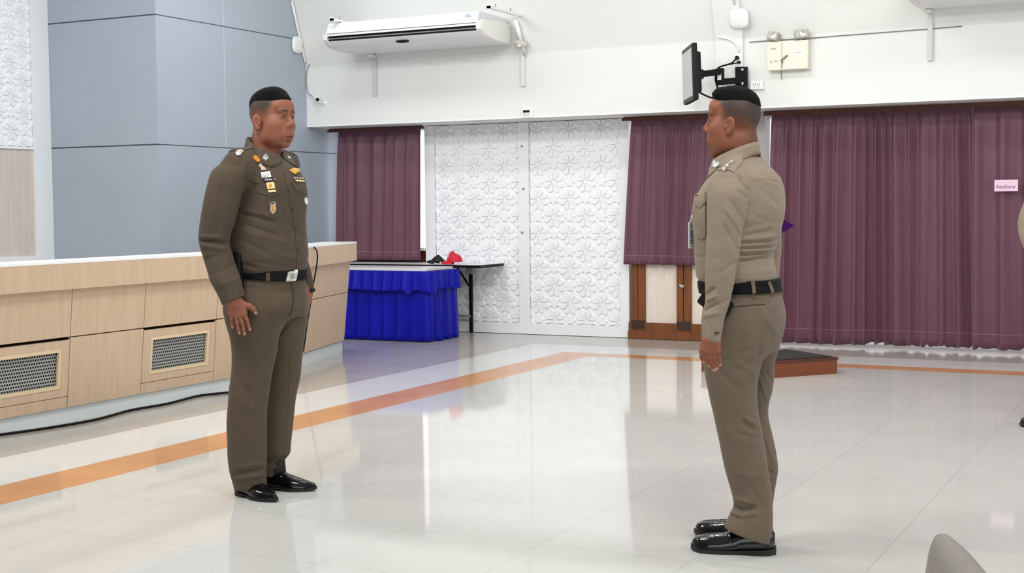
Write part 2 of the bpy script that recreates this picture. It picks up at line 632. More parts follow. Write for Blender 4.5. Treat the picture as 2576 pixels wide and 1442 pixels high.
# the framed lattice on the far left wall, pale oak panel below
y1 = YC - 0.002
ys = at(92, 640, 0, XW + 0.03).y
zt2 = CEIL - 0.02
zmid = at(40, 372, 0, XW + 0.03).z
zlow = at(40, 646, 0, XW + 0.03).z
t = thing('framed_screen', 'white framed star lattice screen over a pale oak panel, beside the grey box', 'wall panel', (XW + 0.02, 7.5, 0.6))
mb = MB()
mb.bb((XW + 0.002, ys, 0.5), (XW + 0.05, y1, zt2))
mb.bb((XW + 0.002, 6.0, 0.5), (XW + 0.05, ys, zlow))
mb.bb((XW + 0.002, 6.0, zmid - 0.01), (XW + 0.04, ys, zmid + 0.012))
mb.build('frame', M['white'], t)
lattice('lattice_leaf', (XW + 0.012, 6.0, zmid + 0.012), (0, 1, 0), (0, 0, 1), ys - 6.0, zt2 - zmid - 0.012, 0.30, 0.014, t, (0.2, 0.0))
mb = MB()
mb.bb((XW + 0.002, 6.0, zlow), (XW + 0.022, ys, zmid - 0.01))
mb.build('oak_panel', M['paleoak'], t)


# ---------------------------------------------------------------- windows behind the curtains
def bright_pane(name, x0, x1, z0, z1, y=YW - 0.03, frame=True, brown_below=None):
    w = MB()
    w.bb((x0, y, z0), (x1, y + 0.008, z1))
    o = struct(w.build(name, M['daylight']))
    return o


bright_pane('window_1', -8.262, FL - 0.005, 0.86, 2.07)
mb = MB()
mb.bb((-8.27, YW - 0.05, 0.0), (FL - 0.005, YW - 0.012, 0.83))
mb.bb((-8.27, YW - 0.09, 0.83), (FL - 0.005, YW - 0.012, 0.86), 1)
struct(mb.build('trim_3', [M['darkwood'], M['white']]))
bright_pane('window_2', FR + 0.01, -3.68, 0.72, 2.07)
# the brown glazed lower part of that window, with frosted panes and paired mullions
W0, W1 = FR + 0.004, -3.68
mb = MB()
YG = YW - 0.12
mb.bb((W0, YG, 0.004), (W1, YW - 0.035, 0.157))
mb.bb((W0, YG - 0.02, 0.004), (W1, YG, 0.075))
mm = [(at(1588, 740, 1, YG).x, at(1622, 740, 1, YG).x), (at(1702, 740, 1, YG).x, at(1738, 740, 1, YG).x), (-3.84, -3.685)]
for k, (x0, x1) in enumerate(mm):
    xm = x0 + (x1 - x0) * 0.48
    mb.bb((x0, YG, 0.157), (xm - 0.003, YW - 0.035, 0.80))
    mb.bb((xm + 0.003, YG + 0.004, 0.157), (x1, YW - 0.035, 0.80))
fr = thing('wooden_window_frame', 'brown wooden window frame with frosted panes below the short curtain', 'window frame', ((W0 + W1) / 2, YG, 0))
mb.build('frame', M['brown'], fr)
for (x0, x1) in ((mm[0][1], mm[1][0]), (mm[1][1], mm[2][0])):
    q = MB()
    q.bb((x0, YG + 0.03, 0.157), (x1, YG + 0.036, 0.80))
    q.build('frosted_pane', M['frost'], fr)
for (x0, x1) in mm[:2]:
    q = MB()
    q.bb((x0, YG - 0.004, 0.095), (x1, YG + 0.01, 0.178))
    q.build('bolt_plate', M['gap'], fr)
p = at(1716, 720, 1, YG)
q = MB()
q.bb((p.x - 0.012, YG - 0.025, p.z - 0.012), (p.x + 0.022, YG + 0.002, p.z + 0.008))
q.bb((p.x - 0.02, YG - 0.03, p.z + 0.0), (p.x + 0.006, YG - 0.012, p.z + 0.014))
q.build('latch', M['steel'], fr, bevel=0.003)

# grey edge post and the tall bright glazing behind the long curtain
mb = MB()
mb.bb((at(1900, 300, 1, 12.2).x, YW - 0.16, 0.002), (at(1924, 300, 1, 12.2).x, YW, ZB - 0.002))
struct(mb.build('trim_4', mat('grey_post', (176, 172, 172), 0.6)))
bright_pane('window_3', -3.57, 0.6, 0.04, 2.06)
# ---------------------------------------------------------------- curtains
def curtain(name, label, x0, x1, z0, z1, y, n, amp, seed, flare=0.0, lift=None, sag=0.0, xt0=None, xt1=None):
    """a gathered curtain: n folds between x0 and x1 (at the hem), pinched at the heading"""
    rs = np.random.default_rng(seed)
    xt0 = x0 if xt0 is None else xt0
    xt1 = x1 if xt1 is None else xt1
    N = n * 14
    u = np.linspace(0, 1, N + 1)
    widths = rs.uniform(0.6, 1.5, n)
    edges = np.concatenate([[0], np.cumsum(widths) / widths.sum()])
    ph = np.interp(u, edges, np.arange(n + 1))
    am = np.interp(ph, np.arange(n + 1), rs.uniform(0.55, 1.25, n + 1))
    rows = 30
    P = []
    for i in range(rows + 1):
        tt = i / rows                                   # 0 at the top
        z = z1 + (z0 - z1) * tt
        wob = 0.25 * np.sin(tt * 2.2 + rs.uniform(0, .01) + ph * 0.9)
        w = np.sin(2 * PI * (ph + 0.10 * np.sin(2 * PI * ph) + wob * 0.12))
        w = np.sign(w) * np.abs(w) ** 0.7
        head = 0.35 + 0.65 * min(1, tt / 0.14)
        yy = y - amp * am * head * (w * 0.5 + 0.5) - 0.012 * np.sin(3 * PI * u + 2 * tt)
        xx = (xt0 + (x0 - xt0) * tt) + u * ((xt1 - xt0) + ((x1 - x0) - (xt1 - xt0)) * tt)
        xx = xx + 0.010 * am * head * np.cos(2 * PI * ph) * 0.9
        zz = np.full(N + 1, z)
        if lift and i == rows:
            kn = np.linspace(0, N, n * 5)
            zz = zz + np.interp(np.arange(N + 1), kn, lift * rs.uniform(0, 1, len(kn)) ** 3)
        if sag:
            zz = zz - sag * tt * np.sin(PI * u)
        P.append([(xx[k], yy[k], zz[k]) for k in range(N + 1)])
    b = MB().grid(P)
    root = thing(name, label, 'curtain', ((x0 + x1) / 2, y, z0), None)
    c = b.build('cloth', M['curtain'], root, smooth=True, solid=0.003, fix=False)
    # the stitched hem line
    r = rows - 2
    line = [Vector(P[r][k]) + Vector((0, -0.004, -0.01)) for k in range(N + 1)]
    h = MB()
    for k in range(N):
        a, d = line[k], line[k + 1]
        h.quad(a, d, d + Vector((0, 0, 0.006)), a + Vector((0, 0, 0.006)))
    h.build('hem_stitch', M['hem'], root, fix=False)
    return root, P


yc = 12.21
xl, xr = at(848, 600, 1, yc).x, at(1057, 600, 1, yc).x
curtain('curtain', 'plum curtain at the left window, behind the blue skirted table', xl, xr, 0.735, 2.10, yc, 7, 0.065, 3, xt0=at(853, 340, 1, yc).x, xt1=at(1059, 340, 1, yc).x)
p0, p1 = at(833, 333, 1, 12.12), at(1068, 331, 1, 12.12)
mb = MB()
mb.bb((p0.x, 12.08, p0.z), (p1.x, 12.095, ZB - 0.006))
mb.bb((p0.x - 0.012, 12.065, p0.z - 0.004), (p1.x + 0.012, 12.10, p0.z + 0.022))
tag(mb.build('pelmet', M['darkwood'], bevel=0.004), 'dark wood curtain box above the left window', 'curtain box')

xl, xr = at(1571, 660, 1, yc).x, -3.69
curtain('curtain', 'short plum curtain over the frosted window, behind the right officer\'s face', xl, xr, 0.715, 2.10, yc, 10, 0.065, 9, lift=0.006, xt0=at(1589, 310, 1, yc).x, xt1=-3.69)
p0 = at(1573, 304, 1, 12.12)
mb = MB()
mb.bb((p0.x, 12.08, p0.z), (-3.66, 12.095, ZB - 0.006))
mb.bb((p0.x - 0.015, 12.06, p0.z - 0.004), (-3.66, 12.10, p0.z + 0.022))
tag(mb.build('pelmet', M['darkwood'], bevel=0.004), 'dark wood curtain box above the short middle curtain', 'curtain box')

yl = 12.20
x0, x1, x2 = at(1941, 600, 1, yl).x, at(2178, 600, 1, yl).x, at(2458, 600, 1, yl).x
curtain('curtain', 'floor length plum curtain right behind the right officer\'s back', x0 - 0.05, x1 - 0.004, 0.022, 2.10, yl, 7, 0.075, 21, lift=0.01, xt0=x0)
curtain('curtain', 'middle floor length plum curtain, between the officer and the pink sign', x1 - 0.03, x2 - 0.012, 0.024, 2.10, yl + 0.045, 8, 0.075, 22, lift=0.03, xt1=x2 - 0.06)
last, LP = curtain('curtain', 'floor length plum curtain at the right edge with a pink sign pinned on', x2 - 0.03, 0.45, 0.026, 2.10, yl, 13, 0.075, 23, lift=0.03, xt0=x2 - 0.05)
mb = MB()
mb.bb((at(1925, 300, 1, 12.12).x, 12.06, 2.07), (0.6, 12.09, ZB - 0.006))
tag(mb.build('pelmet', M['darkwood'], bevel=0.004), 'dark wood curtain box above the floor length curtains', 'curtain box')

# pink paper sign pinned on the curtain
s0, s1 = at(2502, 453, 1, 12.10), at(2561, 481, 1, 12.10)
sg = thing('paper_sign', 'small pink paper sign with purple lettering pinned to the curtain', 'sign', ((s0.x + s1.x) / 2, 12.10, (s0.z + s1.z) / 2))
mb = MB()
mb.bb((s0.x, 12.092, s1.z), (s1.x, 12.095, s0.z))
mb.build('sheet', M['pinksign'], sg)


def text_mesh(name, body, size, loc, R, m, parent, extrude=0.0006, width=None):
    c = bpy.data.curves.new(name, 'FONT')
    c.body = body
    c.size = size
    c.extrude = extrude
    c.align_x, c.align_y = 'CENTER', 'CENTER'
    o = bpy.data.objects.new(name, c)
    COL.objects.link(o)
    dg = bpy.context.evaluated_depsgraph_get()
    me = bpy.data.meshes.new_from_object(o.evaluated_get(dg))
    bpy.data.objects.remove(o)
    me.materials.clear()
    me.materials.append(m)
    ob = bpy.data.objects.new(name, me)
    COL.objects.link(ob)
    sx = 1
    if width and len(me.vertices):
        xs = [v.co.x for v in me.vertices]
        sx = width / (max(xs) - min(xs))
    me.transform(Matrix.Translation(loc) @ R.to_4x4() @ Matrix.Diagonal((sx, 1, 1, 1)))
    if parent:
        set_parent(ob, parent)
    return ob


RX90 = Matrix.Rotation(PI / 2, 3, 'X')
text_mesh('lettering', 'ห้องน้ำชาย', 0.036, ((s0.x + s1.x) / 2 - 0.004, 12.0905, (s0.z + s1.z) / 2 - 0.012), RX90, M['ink'], sg, width=0.145)

# ---------------------------------------------------------------- the long oak stage counter
ct = thing('stage_counter', 'long light oak stage counter with white top behind the left officer', 'counter', (-6.4, 6.5, 0))
XF = -6.0
SEG = [(-6.0, 2.6), (-6.0, 7.78), (-6.705, 10.22)]          # front line of the fascia
ZF0, ZF1 = 0.815, 0.968


def off(i, y, d, z):
    """point on front line segment i at room depth y, pushed back by d"""
    (xa, ya), (xb, yb) = SEG[i], SEG[i + 1]
    k = (y - ya) / (yb - ya)
    n = Vector((yb - ya, -(xb - xa), 0)).normalized()
    return Vector((xa + (xb - xa) * k - n.x * d, y - n.y * d, z))


for i in (0, 1):
    ya, yb = SEG[i][1], SEG[i + 1][1]
    q = MB()
    q.slab(off(i, ya, 0, ZF0), off(i, yb, 0, ZF0), off(i, yb, 0, ZF1), off(i, ya, 0, ZF1), 0.06)
    q.build('fascia', M['oak'], ct)
q = MB()
q.prism([(-5.998, 2.6, ZF1), (-5.998, 7.78, ZF1), (-6.703, 10.22, ZF1), (-7.00, 10.13, ZF1), (-6.31, 7.73, ZF1), (-6.31, 2.6, ZF1)], (0, 0, 0.014))
q.build('worktop', M['whitetop'], ct)
# body behind the facing
q = MB()
q.prism([(-6.19, 2.6, 0.0), (-6.19, 7.83, 0.0), (-6.88, 10.16, 0.0), (-6.98, 10.12, 0.0), (-6.30, 7.74, 0.0), (-6.30, 2.6, 0.0)], (0, 0, ZF1 - 0.001))
q.build('carcass', M['gap'], ct)
DT, DBm = 0.045, 0.115           # setback of the facing below the fascia: top, bottom


def face_pt(i, y, z):
    return off(i, y, DT + (DBm - DT) * (ZF0 - z) / (ZF0 - 0.095), z)


def panel(name, i, ya, yb, z0, z1, m, parent, push=0.0, t=0.02):
    q = MB()
    n = Vector((1, 0, 0)) * push
    q.slab(face_pt(i, ya, z0) + n, face_pt(i, yb, z0) + n, face_pt(i, yb, z1) + n, face_pt(i, ya, z1) + n, t)
    return q.build(name, m, parent)


G = 0.006
cols = [(2.6, 3.5, 0), (3.5, 4.12, 1), (4.12, 4.86, 0), (4.86, 5.48 - 0.1, 1), (5.38, 6.125, 0), (6.125, 6.765, 1), (6.765, 7.49, 0), (7.49, 7.78, 1)]
cols = [(2.6, 3.5, False), (3.5, 4.24, True), (4.24, 5.40, False), (5.40, 6.125, True), (6.125, 6.765, False), (6.765, 7.49, True), (7.49, 7.79, False)]
for (ya, yb, vent) in cols:
    panel('upper_panel', 0, ya + G / 2, yb - G / 2, 0.525, ZF0, M['oak'], ct)
    if not vent:
        panel('lower_panel', 0, ya + G / 2, yb - G / 2, 0.095, 0.518, M['oak'], ct)
    else:
        panel('skirting_strip', 0, ya + G / 2, yb - G / 2, 0.095, 0.160, M['oak'], ct)
        z0, z1 = 0.164, 0.505
        m0, m1 = 0.075, 0.06
        oy0, oy1, oz0, oz1 = ya + 0.075, yb - 0.075, z0 + 0.055, z1 - 0.055
        q = MB()
        for (a, b, c, d) in ((ya + G / 2, yb - G / 2, z0, oz0), (ya + G / 2, yb - G / 2, oz1, z1), (ya + G / 2, oy0, oz0, oz1), (oy1, yb - G / 2, oz0, oz1)):
            q.slab(face_pt(0, a, c), face_pt(0, b, c), face_pt(0, b, d), face_pt(0, a, d), 0.02)
        door = q.build('vent_panel', M['oak'], ct)
        q = MB()
        w = 0.014
        n = Vector((0.004, 0, 0))
        for (a, b, c, d) in ((oy0 - w * .3, oy1 + w * .3, oz0 - w * .3, oz0 + w), (oy0 - w * .3, oy1 + w * .3, oz1 - w, oz1 + w * .3), (oy0 - w * .3, oy0 + w, oz0 + w, oz1 - w), (oy1 - w, oy1 + w * .3, oz0 + w, oz1 - w)):
            q.slab(face_pt(0, a, c) + n, face_pt(0, b, c) + n, face_pt(0, b, d) + n, face_pt(0, a, d) + n, 0.018)
        q.build('vent_frame', M['ventframe'], door)
        q = MB()
        n = Vector((-0.034, 0, 0))
        q.slab(face_pt(0, oy0, oz0) + n, face_pt(0, oy1, oz0) + n, face_pt(0, oy1, oz1) + n, face_pt(0, oy0, oz1) + n, 0.003)
        q.build('vent_back', M['vback'], door)
        # expanded metal mesh: rows of hexagon-like openings made of crossing strands
        q = MB()
        pitch_y, pitch_z = 0.0185, 0.0185
        ny, nz = int((oy1 - oy0 - 2 * w) / pitch_y), int((oz1 - oz0 - 2 * w) / pitch_z)
        y00, z00 = oy0 + w, oz0 + w
        dy, dz = (oy1 - oy0 - 2 * w) / ny, (oz1 - oz0 - 2 * w) / nz
        bk = Vector((-0.018, 0, 0))
        for jz in range(nz + 1):
            zc = z00 + jz * dz
            q.slab(face_pt(0, y00, max(zc - .0042, z00 - .004)) + bk, face_pt(0, oy1 - w, max(zc - .0042, z00 - .004)) + bk, face_pt(0, oy1 - w, zc + .0042) + bk, face_pt(0, y00, zc + .0042) + bk, 0.003)
        for jz in range(nz):
            zc = z00 + jz * dz
            for jy in range(ny + 1):
                yy = y00 + (jy + (0.5 if jz % 2 else 0)) * dy
                if yy > oy1 - w:
                    continue
                q.quad(face_pt(0, yy - .0034, zc) + bk, face_pt(0, yy + .0034, zc) + bk, face_pt(0, yy + .0034, zc + dz) + bk, face_pt(0, yy - .0034, zc + dz) + bk)
        q.build('vent_mesh', M['vent'], door)
ys1 = [7.79, 8.55, 9.35, 10.17]
for a, b in zip(ys1[:-1], ys1[1:]):
    panel('upper_panel', 1, a + G / 2, b - G / 2, 0.540, ZF0, M['oak'], ct)
    panel('lower_panel', 1, a + G / 2, b - G / 2, 0.110, 0.534, M['oak'], ct)
for i in (0, 1):
    ya, yb = SEG[i][1], SEG[i + 1][1] - (0.04 if i else 0)
    q = MB()
    q.slab(off(i, ya, 0.135, 0.0), off(i, yb, 0.135, 0.0), off(i, yb, 0.135, 0.10), off(i, ya, 0.135, 0.10), 0.03)
    q.build('toe_kick', mat('white_toe_kick', (214, 222, 224), 0.35), ct)

# black cable lying along the counter foot, and the one hanging from its top
pts = []
for (px, py) in ((-40, 1101), (0, 1094), (120, 1077), (240, 1056), (330, 1032), (420, 1016), (500, 996), (570, 988), (640, 980)):
    p = at(px, py, 2, 0.008)
    pts.append(p)
mb = MB().tube(smooth_pts(pts), 0.008, 8)
tag(mb.build('cable', M['cable'], smooth=True), 'black cable lying on the floor along the foot of the oak counter', 'cable')
pts = []
for (px, py, d) in ((776, 621, -6.42), (790, 622, -6.38), (798, 637, -6.34), (797, 665, -6.34), (789, 712, -6.35), (782, 760, -6.36), (775, 800, -6.37), (768, 850, -6.38), (763, 885, -6.39)):
    pts.append(at(px, py, 0, d))
mb = MB().tube(smooth_pts(pts), 0.006, 8)
tag(mb.build('cable', M['cable'], smooth=True), 'black cable hanging down from the counter top beside the left officer', 'cable')
# ---------------------------------------------------------------- tables
ZT2 = at(1208, 668, 1, 11.76).z
x2r = at(1208, 667, 1, 11.76).x
t2 = thing('folding_table', 'white folding table with black edge against the lattice panel', 'table', (x2r - 0.9, 12.0, 0))
mb = MB()
mb.bb((x2r - 1.8, 11.762, ZT2 - 0.026), (x2r - 0.002, 12.258, ZT2))
mb.build('table_top', M['tabletop'], t2)
mb = MB()
mb.bb((x2r - 1.8, 11.755, ZT2 - 0.028), (x2r, 11.762, ZT2 + 0.001))
mb.bb((x2r - 0.006, 11.755, ZT2 - 0.028), (x2r + 0.002, 12.262, ZT2 + 0.001))
mb.build('edge_band', M['tabledge'], t2)
lx = at(1185, 760, 1, 12.22).x
for (x, y) in ((lx, 12.22), (lx, 11.80), (x2r - 1.7, 12.22), (x2r - 1.7, 11.80)):
    if y < 12 and x == lx:
        continue
    q = MB()
    q.bb((x - 0.017, y - 0.013, 0.002), (x + 0.017, y + 0.013, ZT2 - 0.07))
    q.build('leg', M['blackm'], t2, bevel=0.003)
q = MB()
pa, pb = Vector((lx, 12.21, 0.46)), at(1148, 672, 1, 12.19)
pb.z = ZT2 - 0.03
q.tube([pa, pb], 0.011, 6)
q.build('brace', M['blackm'], t2)
q = MB()
q.bb((lx - 0.30, 12.20, 0.157), (lx, 12.225, 0.182))
q.build('crossbar', M['greyplastic'], t2)
q = MB()
q.bb((lx - 0.03, 12.16, ZT2 - 0.11), (lx + 0.05, 12.25, ZT2 - 0.03))
q.build('leg_housing', M['greyplastic'], t2)

ZT1 = at(1000, 675, 1, 11.23).z
xa, xb_ = at(860, 700, 1, 11.22).x - 0.25, at(1070, 680, 1, 11.22).x
t1 = thing('skirted_table', 'table with white top wearing the royal blue skirt', 'table', ((xa + xb_) / 2, 11.45, 0))
mb = MB()
mb.bb((xa, 11.20, ZT1 - 0.024), (xb_ + 0.02, 11.72, ZT1))
mb.build('table_top', M['tabletop'], t1, bevel=0.004)
for (x, y) in ((xa + 0.1, 11.32), (xa + 0.1, 11.62), (xb_ - 0.1, 11.32), (xb_ - 0.1, 11.62)):
    q = MB()
    q.bb((x - 0.014, y - 0.014, 0.002), (x + 0.014, y + 0.014, ZT1 - 0.024))
    q.build('leg', M['blackm'], t1)
# the skirt: a pleated lower cloth with a gathered valance over it
path = [Vector((xa, 11.20, 0)), Vector((xb_ + 0.0, 11.20, 0)), Vector((xb_ + 0.03, 11.23, 0)), Vector((xb_ + 0.045, 11.72, 0))]
cum = [0]
for a, b in zip(path[:-1], path[1:]):
    cum.append(cum[-1] + (b - a).length)


def along(s):
    s = min(max(s, 0), cum[-1])
    for i in range(len(path) - 1):
        if s <= cum[i + 1] + 1e-9:
            k = (s - cum[i]) / (cum[i + 1] - cum[i])
            p = path[i].lerp(path[i + 1], k)
            d = (path[i + 1] - path[i]).normalized()
            return p, Vector((d.y, -d.x, 0))
    return path[-1], Vector((1, 0, 0))


def skirt(name, z0, z1, amp, lam, base, flare, seed, parent, wavy=0.0, vee=None):
    rs = np.random.default_rng(seed)
    N = int(cum[-1] / lam * 10)
    nf = int(cum[-1] / lam)
    rnd = rs.uniform(0.4, 1.3, nf + 3)
    P = []
    rows = 14
    for i in range(rows + 1):
        tt = i / rows
        row = []
        for k in range(N + 1):
            s = cum[-1] * k / N
            p, n = along(s)
            ph = s / lam
            a = np.interp(ph, np.arange(nf + 3), rnd)
            w = math.sin(2 * PI * (ph + 0.12 * math.sin(2 * PI * ph) + 0.1 * a))
            d = base + amp * a * (0.35 + 0.65 * tt) * (w * 0.5 + 0.5) + flare * tt
            zz = z1 + (z0 - z1) * tt
            if wavy:
                zz += wavy * tt * math.sin(s * 5 + 1)
            if vee:
                g = max(0, 1 - abs(s - vee[0]) / vee[1])
                zz = zz + (z1 - zz) * 0 - 0.0
                if g > 0:
                    d -= 0.02 * g * tt
                    zz -= 0.05 * (1 - g) * tt * (1 if abs(s - vee[0]) < vee[1] else 0)
            row.append((p.x + n.x * d, p.y + n.y * d, zz))
        P.append(row)
    return MB().grid(P).build(name, M['blue'], parent, smooth=True, solid=0.003, fix=False)


sk = thing('table_skirt', 'royal blue pleated table skirt with a gathered valance', 'table skirt', ((xa + xb_) / 2, 11.2, 0))
skirt('pleated_cloth', 0.006, ZT1 - 0.03, 0.04, 0.15, 0.006, 0.02, 5, sk)
skirt('valance', ZT1 - 0.205, ZT1 - 0.022, 0.035, 0.11, 0.045, 0.02, 8, sk, wavy=0.012, vee=(cum[1] - 0.05, 0.12))

# ---------------------------------------------------------------- two caps on the folding table
def cap(name, label, cx, cy, z, yaw, m, tilt, r, h, brim, strap=None, patch=None, squash=0.0):
    root = thing(name, label, 'cap', (cx, cy, z))
    R = Matrix.Rotation(yaw, 3, 'Z') @ Matrix.Rotation(tilt, 3, 'Y')
    P = []
    for i in range(11):
        a = i / 10 * PI / 2
        row = []
        for k in range(32):
            an = 2 * PI * k / 32
            rr = r * (math.cos(a) ** 0.62) * (1 + 0.012 * math.cos(6 * an))
            zz = h * math.sin(a)
            x, y = rr * math.cos(an) * 1.12, rr * math.sin(an)
            zz += 0.25 * h * math.cos(an) * math.sin(a) * 0.7 - squash * math.sin(a) * (0.5 + 0.5 * math.sin(2 * an + 1)) * h
            row.append(Vector((cx, cy, z)) + R @ Vector((x, y, zz)))
        P.append(row)
    b = MB().grid(P, closed=True)
    b.build('crown', m, root, smooth=True, solid=0.004)
    P = []
    for i in range(6):
        q = i / 5
        row = []
        for k in range(17):
            an = (k / 16 - 0.5) * PI * 0.86
            rr = r * 1.02 + brim * q * math.cos(an) ** 0.6
            row.append(Vector((cx, cy, z)) + R @ Vector((rr * math.cos(an) * 1.12 - (0 if q else 0.004), rr * math.sin(an) * (1 - 0.12 * q), 0.006 - 0.018 * q * q + 0.012 * math.cos(an) - 0.01 * abs(math.sin(an)))))
        P.append(row)
    MB().grid(P).build('brim', m, root, smooth=True, solid=0.005)
    bt = MB()
    top = Vector((cx, cy, z)) + R @ Vector((0, 0, h * (1.0 - squash * 0.9)))
    bt.lathe([(0.001, 0.006), (0.006, 0.004), (0.008, 0.0)], top, R @ Vector((0, 0, 1)), 12)
    bt.build('button', m, root, smooth=True)
    if patch:
        pp = []
        for i in range(5):
            a = (0.3 + 0.45 * i / 4) * PI / 2
            row = []
            for k in range(9):
                an = patch + (k / 8 - .5) * 0.9
                rr = (r + 0.004) * (math.cos(a) ** 0.62)
                x, y = rr * math.cos(an) * 1.12, rr * math.sin(an)
                row.append(Vector((cx, cy, z)) + R @ Vector((x, y, (h + 0.004) * math.sin(a) + 0.25 * h * math.cos(an) * math.sin(a) * 0.7)))
            pp.append(row)
        MB().grid(pp).build('front_panel', M['capwhite'], root, smooth=True)
    return root


pr = at(1150, 661, 2, ZT2 + 0.002)
pr = at(1144, 660, 1, 11.92)
cap('cap', 'bright red baseball cap on the folding table', pr.x, 11.92, ZT2 + 0.022, PI + 0.35, M['red'], 0.06, 0.068, 0.092, 0.055, patch=0.35)
pk = at(1104, 660, 1, 11.98)
cap('cap', 'crumpled black cap lying beside the red cap', pk.x, 11.97, ZT2 + 0.022, PI + 0.1, M['capblack'], 0.0, 0.062, 0.066, 0.05, squash=0.45)

# ---------------------------------------------------------------- air conditioners
def aircon(name, label, xl, xr, zb, full=True):
    root = thing(name, label, 'air conditioner', ((xl + xr) / 2, 11.3, zb))
    yf = 11.08
    # side profile, y towards the wall
    prof = [(0.05, 0.245), (0.0, 0.135), (0.005, 0.115), (0.03, 0.115), (0.034, 0.072), (0.018, 0.070), (0.05, 0.045), (0.11, 0.020), (0.20, 0.005), (0.36, 0.0), (0.60, 0.0), (0.62, 0.02), (0.60, 0.245)]
    b = MB()
    pl = [Vector((xl + 0.05, yf + y, zb + z)) for y, z in prof]
    b.prism(pl, (xr - xl - 0.10, 0, 0))
    b.build('casing', mat('aircon_white', (234, 236, 240), 0.3), root, auto=True)
    # rounded end caps
    prof2 = [(0.05, 0.175), (-0.004, 0.135), (0.0, 0.085), (0.04, 0.045), (0.11, 0.016), (0.20, 0.002), (0.36, -0.004), (0.60, -0.004), (0.625, 0.02), (0.61, 0.185), (0.4, 0.19)]
    for x, s in ((xl, 1), (xr, -1)):
        b = MB()
        P = []
        for (q, k) in ((0.0, 0.90), (0.012, 0.97), (0.05, 1.0), (0.062, 1.0)):
            row = []
            for y, z in prof2:
                cy, cz = 0.31, 0.09
                row.append((x + s * q, yf + cy + (y - cy) * k, zb + cz + (z - cz) * k))
            P.append(row)
        b.grid(P, closed=True)
        n = len(prof2)
        b.f += [tuple(range(n)), tuple(range(3 * n, 4 * n))]
        b.m += [0, 0]
        b.build('end_cap', mat('aircon_cap', (234, 233, 230), 0.35), root, auto=True)
    b = MB()
    b.bb((xl + 0.065, yf + 0.026, zb + 0.073), (xr - 0.065, yf + 0.031, zb + 0.114))
    b.build('outlet', M['black'], root)
    b = MB()
    b.bb((xl + 0.065, yf + 0.004, zb + 0.112), (xr - 0.065, yf + 0.03, zb + 0.116))
    b.bb((xl + 0.062, yf - 0.001, zb + 0.135), (xr - 0.062, yf + 0.006, zb + 0.140))
    b.build('seam_line', M['black'], root)
    b = MB()
    b.box(((xl + xr) / 2, yf + 0.016, zb + 0.092), (xr - xl - 0.14, 0.016, 0.005), Matrix.Rotation(0.5, 3, 'X'))
    b.build('louver', M['greyplastic'], root)
    if full:
        for k in range(22):
            x = xl + 0.11 + k * (xr - xl - 0.22) / 21
            b = MB()
            b.bb((x - 0.002, yf + 0.014, zb + 0.076), (x + 0.002, yf + 0.028, zb + 0.112))
            b.build('fin', M['vback'], root)
        p = at(1012, 104, 1, yf + 0.07)
        b = MB()
        R = Matrix.Rotation(math.radians(-25), 3, 'X')
        n = 20
        rim = [Vector((p.x + 0.072 * math.cos(2 * PI * k / n), yf + 0.075, zb + 0.030)) + Vector((0, 0.022 * math.sin(2 * PI * k / n) * 0.9, -0.022 * math.sin(2 * PI * k / n) * 0.45)) for k in range(n)]
        b.prism(rim, (0, -0.004, -0.006))
        b.build('badge', M['black'], root)
        rim2 = [Vector((p.x + (v.x - p.x) * 1.06, 0, 0)) + Vector((0, v.y, v.z)) for v in rim]
        # small energy label
        q = at(1180, 48, 1, yf + 0.03)
        b = MB()
        a0, a1 = Vector((q.x - 0.05, yf + 0.048, zb + 0.238)), Vector((q.x - 0.05, yf + 0.012, zb + 0.165))
        a0 = Vector((q.x - 0.05, yf + 0.0447, zb + 0.235))
        a1 = Vector((q.x - 0.05, yf + 0.0248, zb + 0.190))
        o = Vector((0, -0.0015, 0.0006))
        w = Vector((0.095, 0, 0))
        b.quad(a1 + o, a1 + w + o, a0 + w + o, a0 + o)
        lb = b.build('sticker', mat('pale_blue_sticker', (214, 224, 234), 0.4), root)
        b = MB()
        for zz, ww in ((0.2, 0.8), (0.45, 0.6), (0.75, 0.35)):
            s = a1.lerp(a0, zz) + o * 2
            e = a1.lerp(a0, zz + 0.1) + o * 2
            b.quad(s + w * 0.1, s + w * (0.1 + ww), e + w * (0.1 + ww), e + w * 0.1)
        b.build('print', mat('blue_print', (120, 150, 190), 0.5), lb)
    return root, yf


acl, acr = at(812, 100, 1, 11.1).x, at(1215, 75, 1, 11.1).x
zac = at(1250, 109, 1, 11.55).z
ac, yf = aircon('air_conditioner', 'white suspended air conditioner with black slot left of the monitor', acl, acr, zac)


def ac_bracket(label, x, zb, ztop, zbot, left=False):
    root = thing('support_bracket', label, 'bracket', (x, YB, zbot))
    b = MB()
    b.bb((x - 0.02, YB - 0.03, zbot), (x + 0.02, YB - 0.001, zb - 0.008))
    b.build('upright', mat('bracket_white', (226, 226, 222), 0.5) if not left else mat('bracket_shaded_grey', (206, 206, 206), 0.5), root, bevel=0.003)  # grey copy puts the shade under the long unit into the colour
    b = MB()
    b.bb((x - 0.018, 11.66, zb - 0.030), (x + 0.018, YB - 0.03, zb - 0.006))
    b.build('arm', M['plastic'], root, bevel=0.003)
    return root


xbk = at(1316, 180, 1, YB - 0.02)
ac_bracket('white wall bracket under the right end of the long air conditioner', xbk.x, zac, 0, at(1316, 217, 1, YB - 0.02).z)
xbk2 = at(943, 200, 1, YB - 0.02)
ac_bracket('wall bracket greyed for shade under the left end of the air conditioner', xbk2.x, zac, 0, at(943, 241, 1, YB - 0.02).z, True)
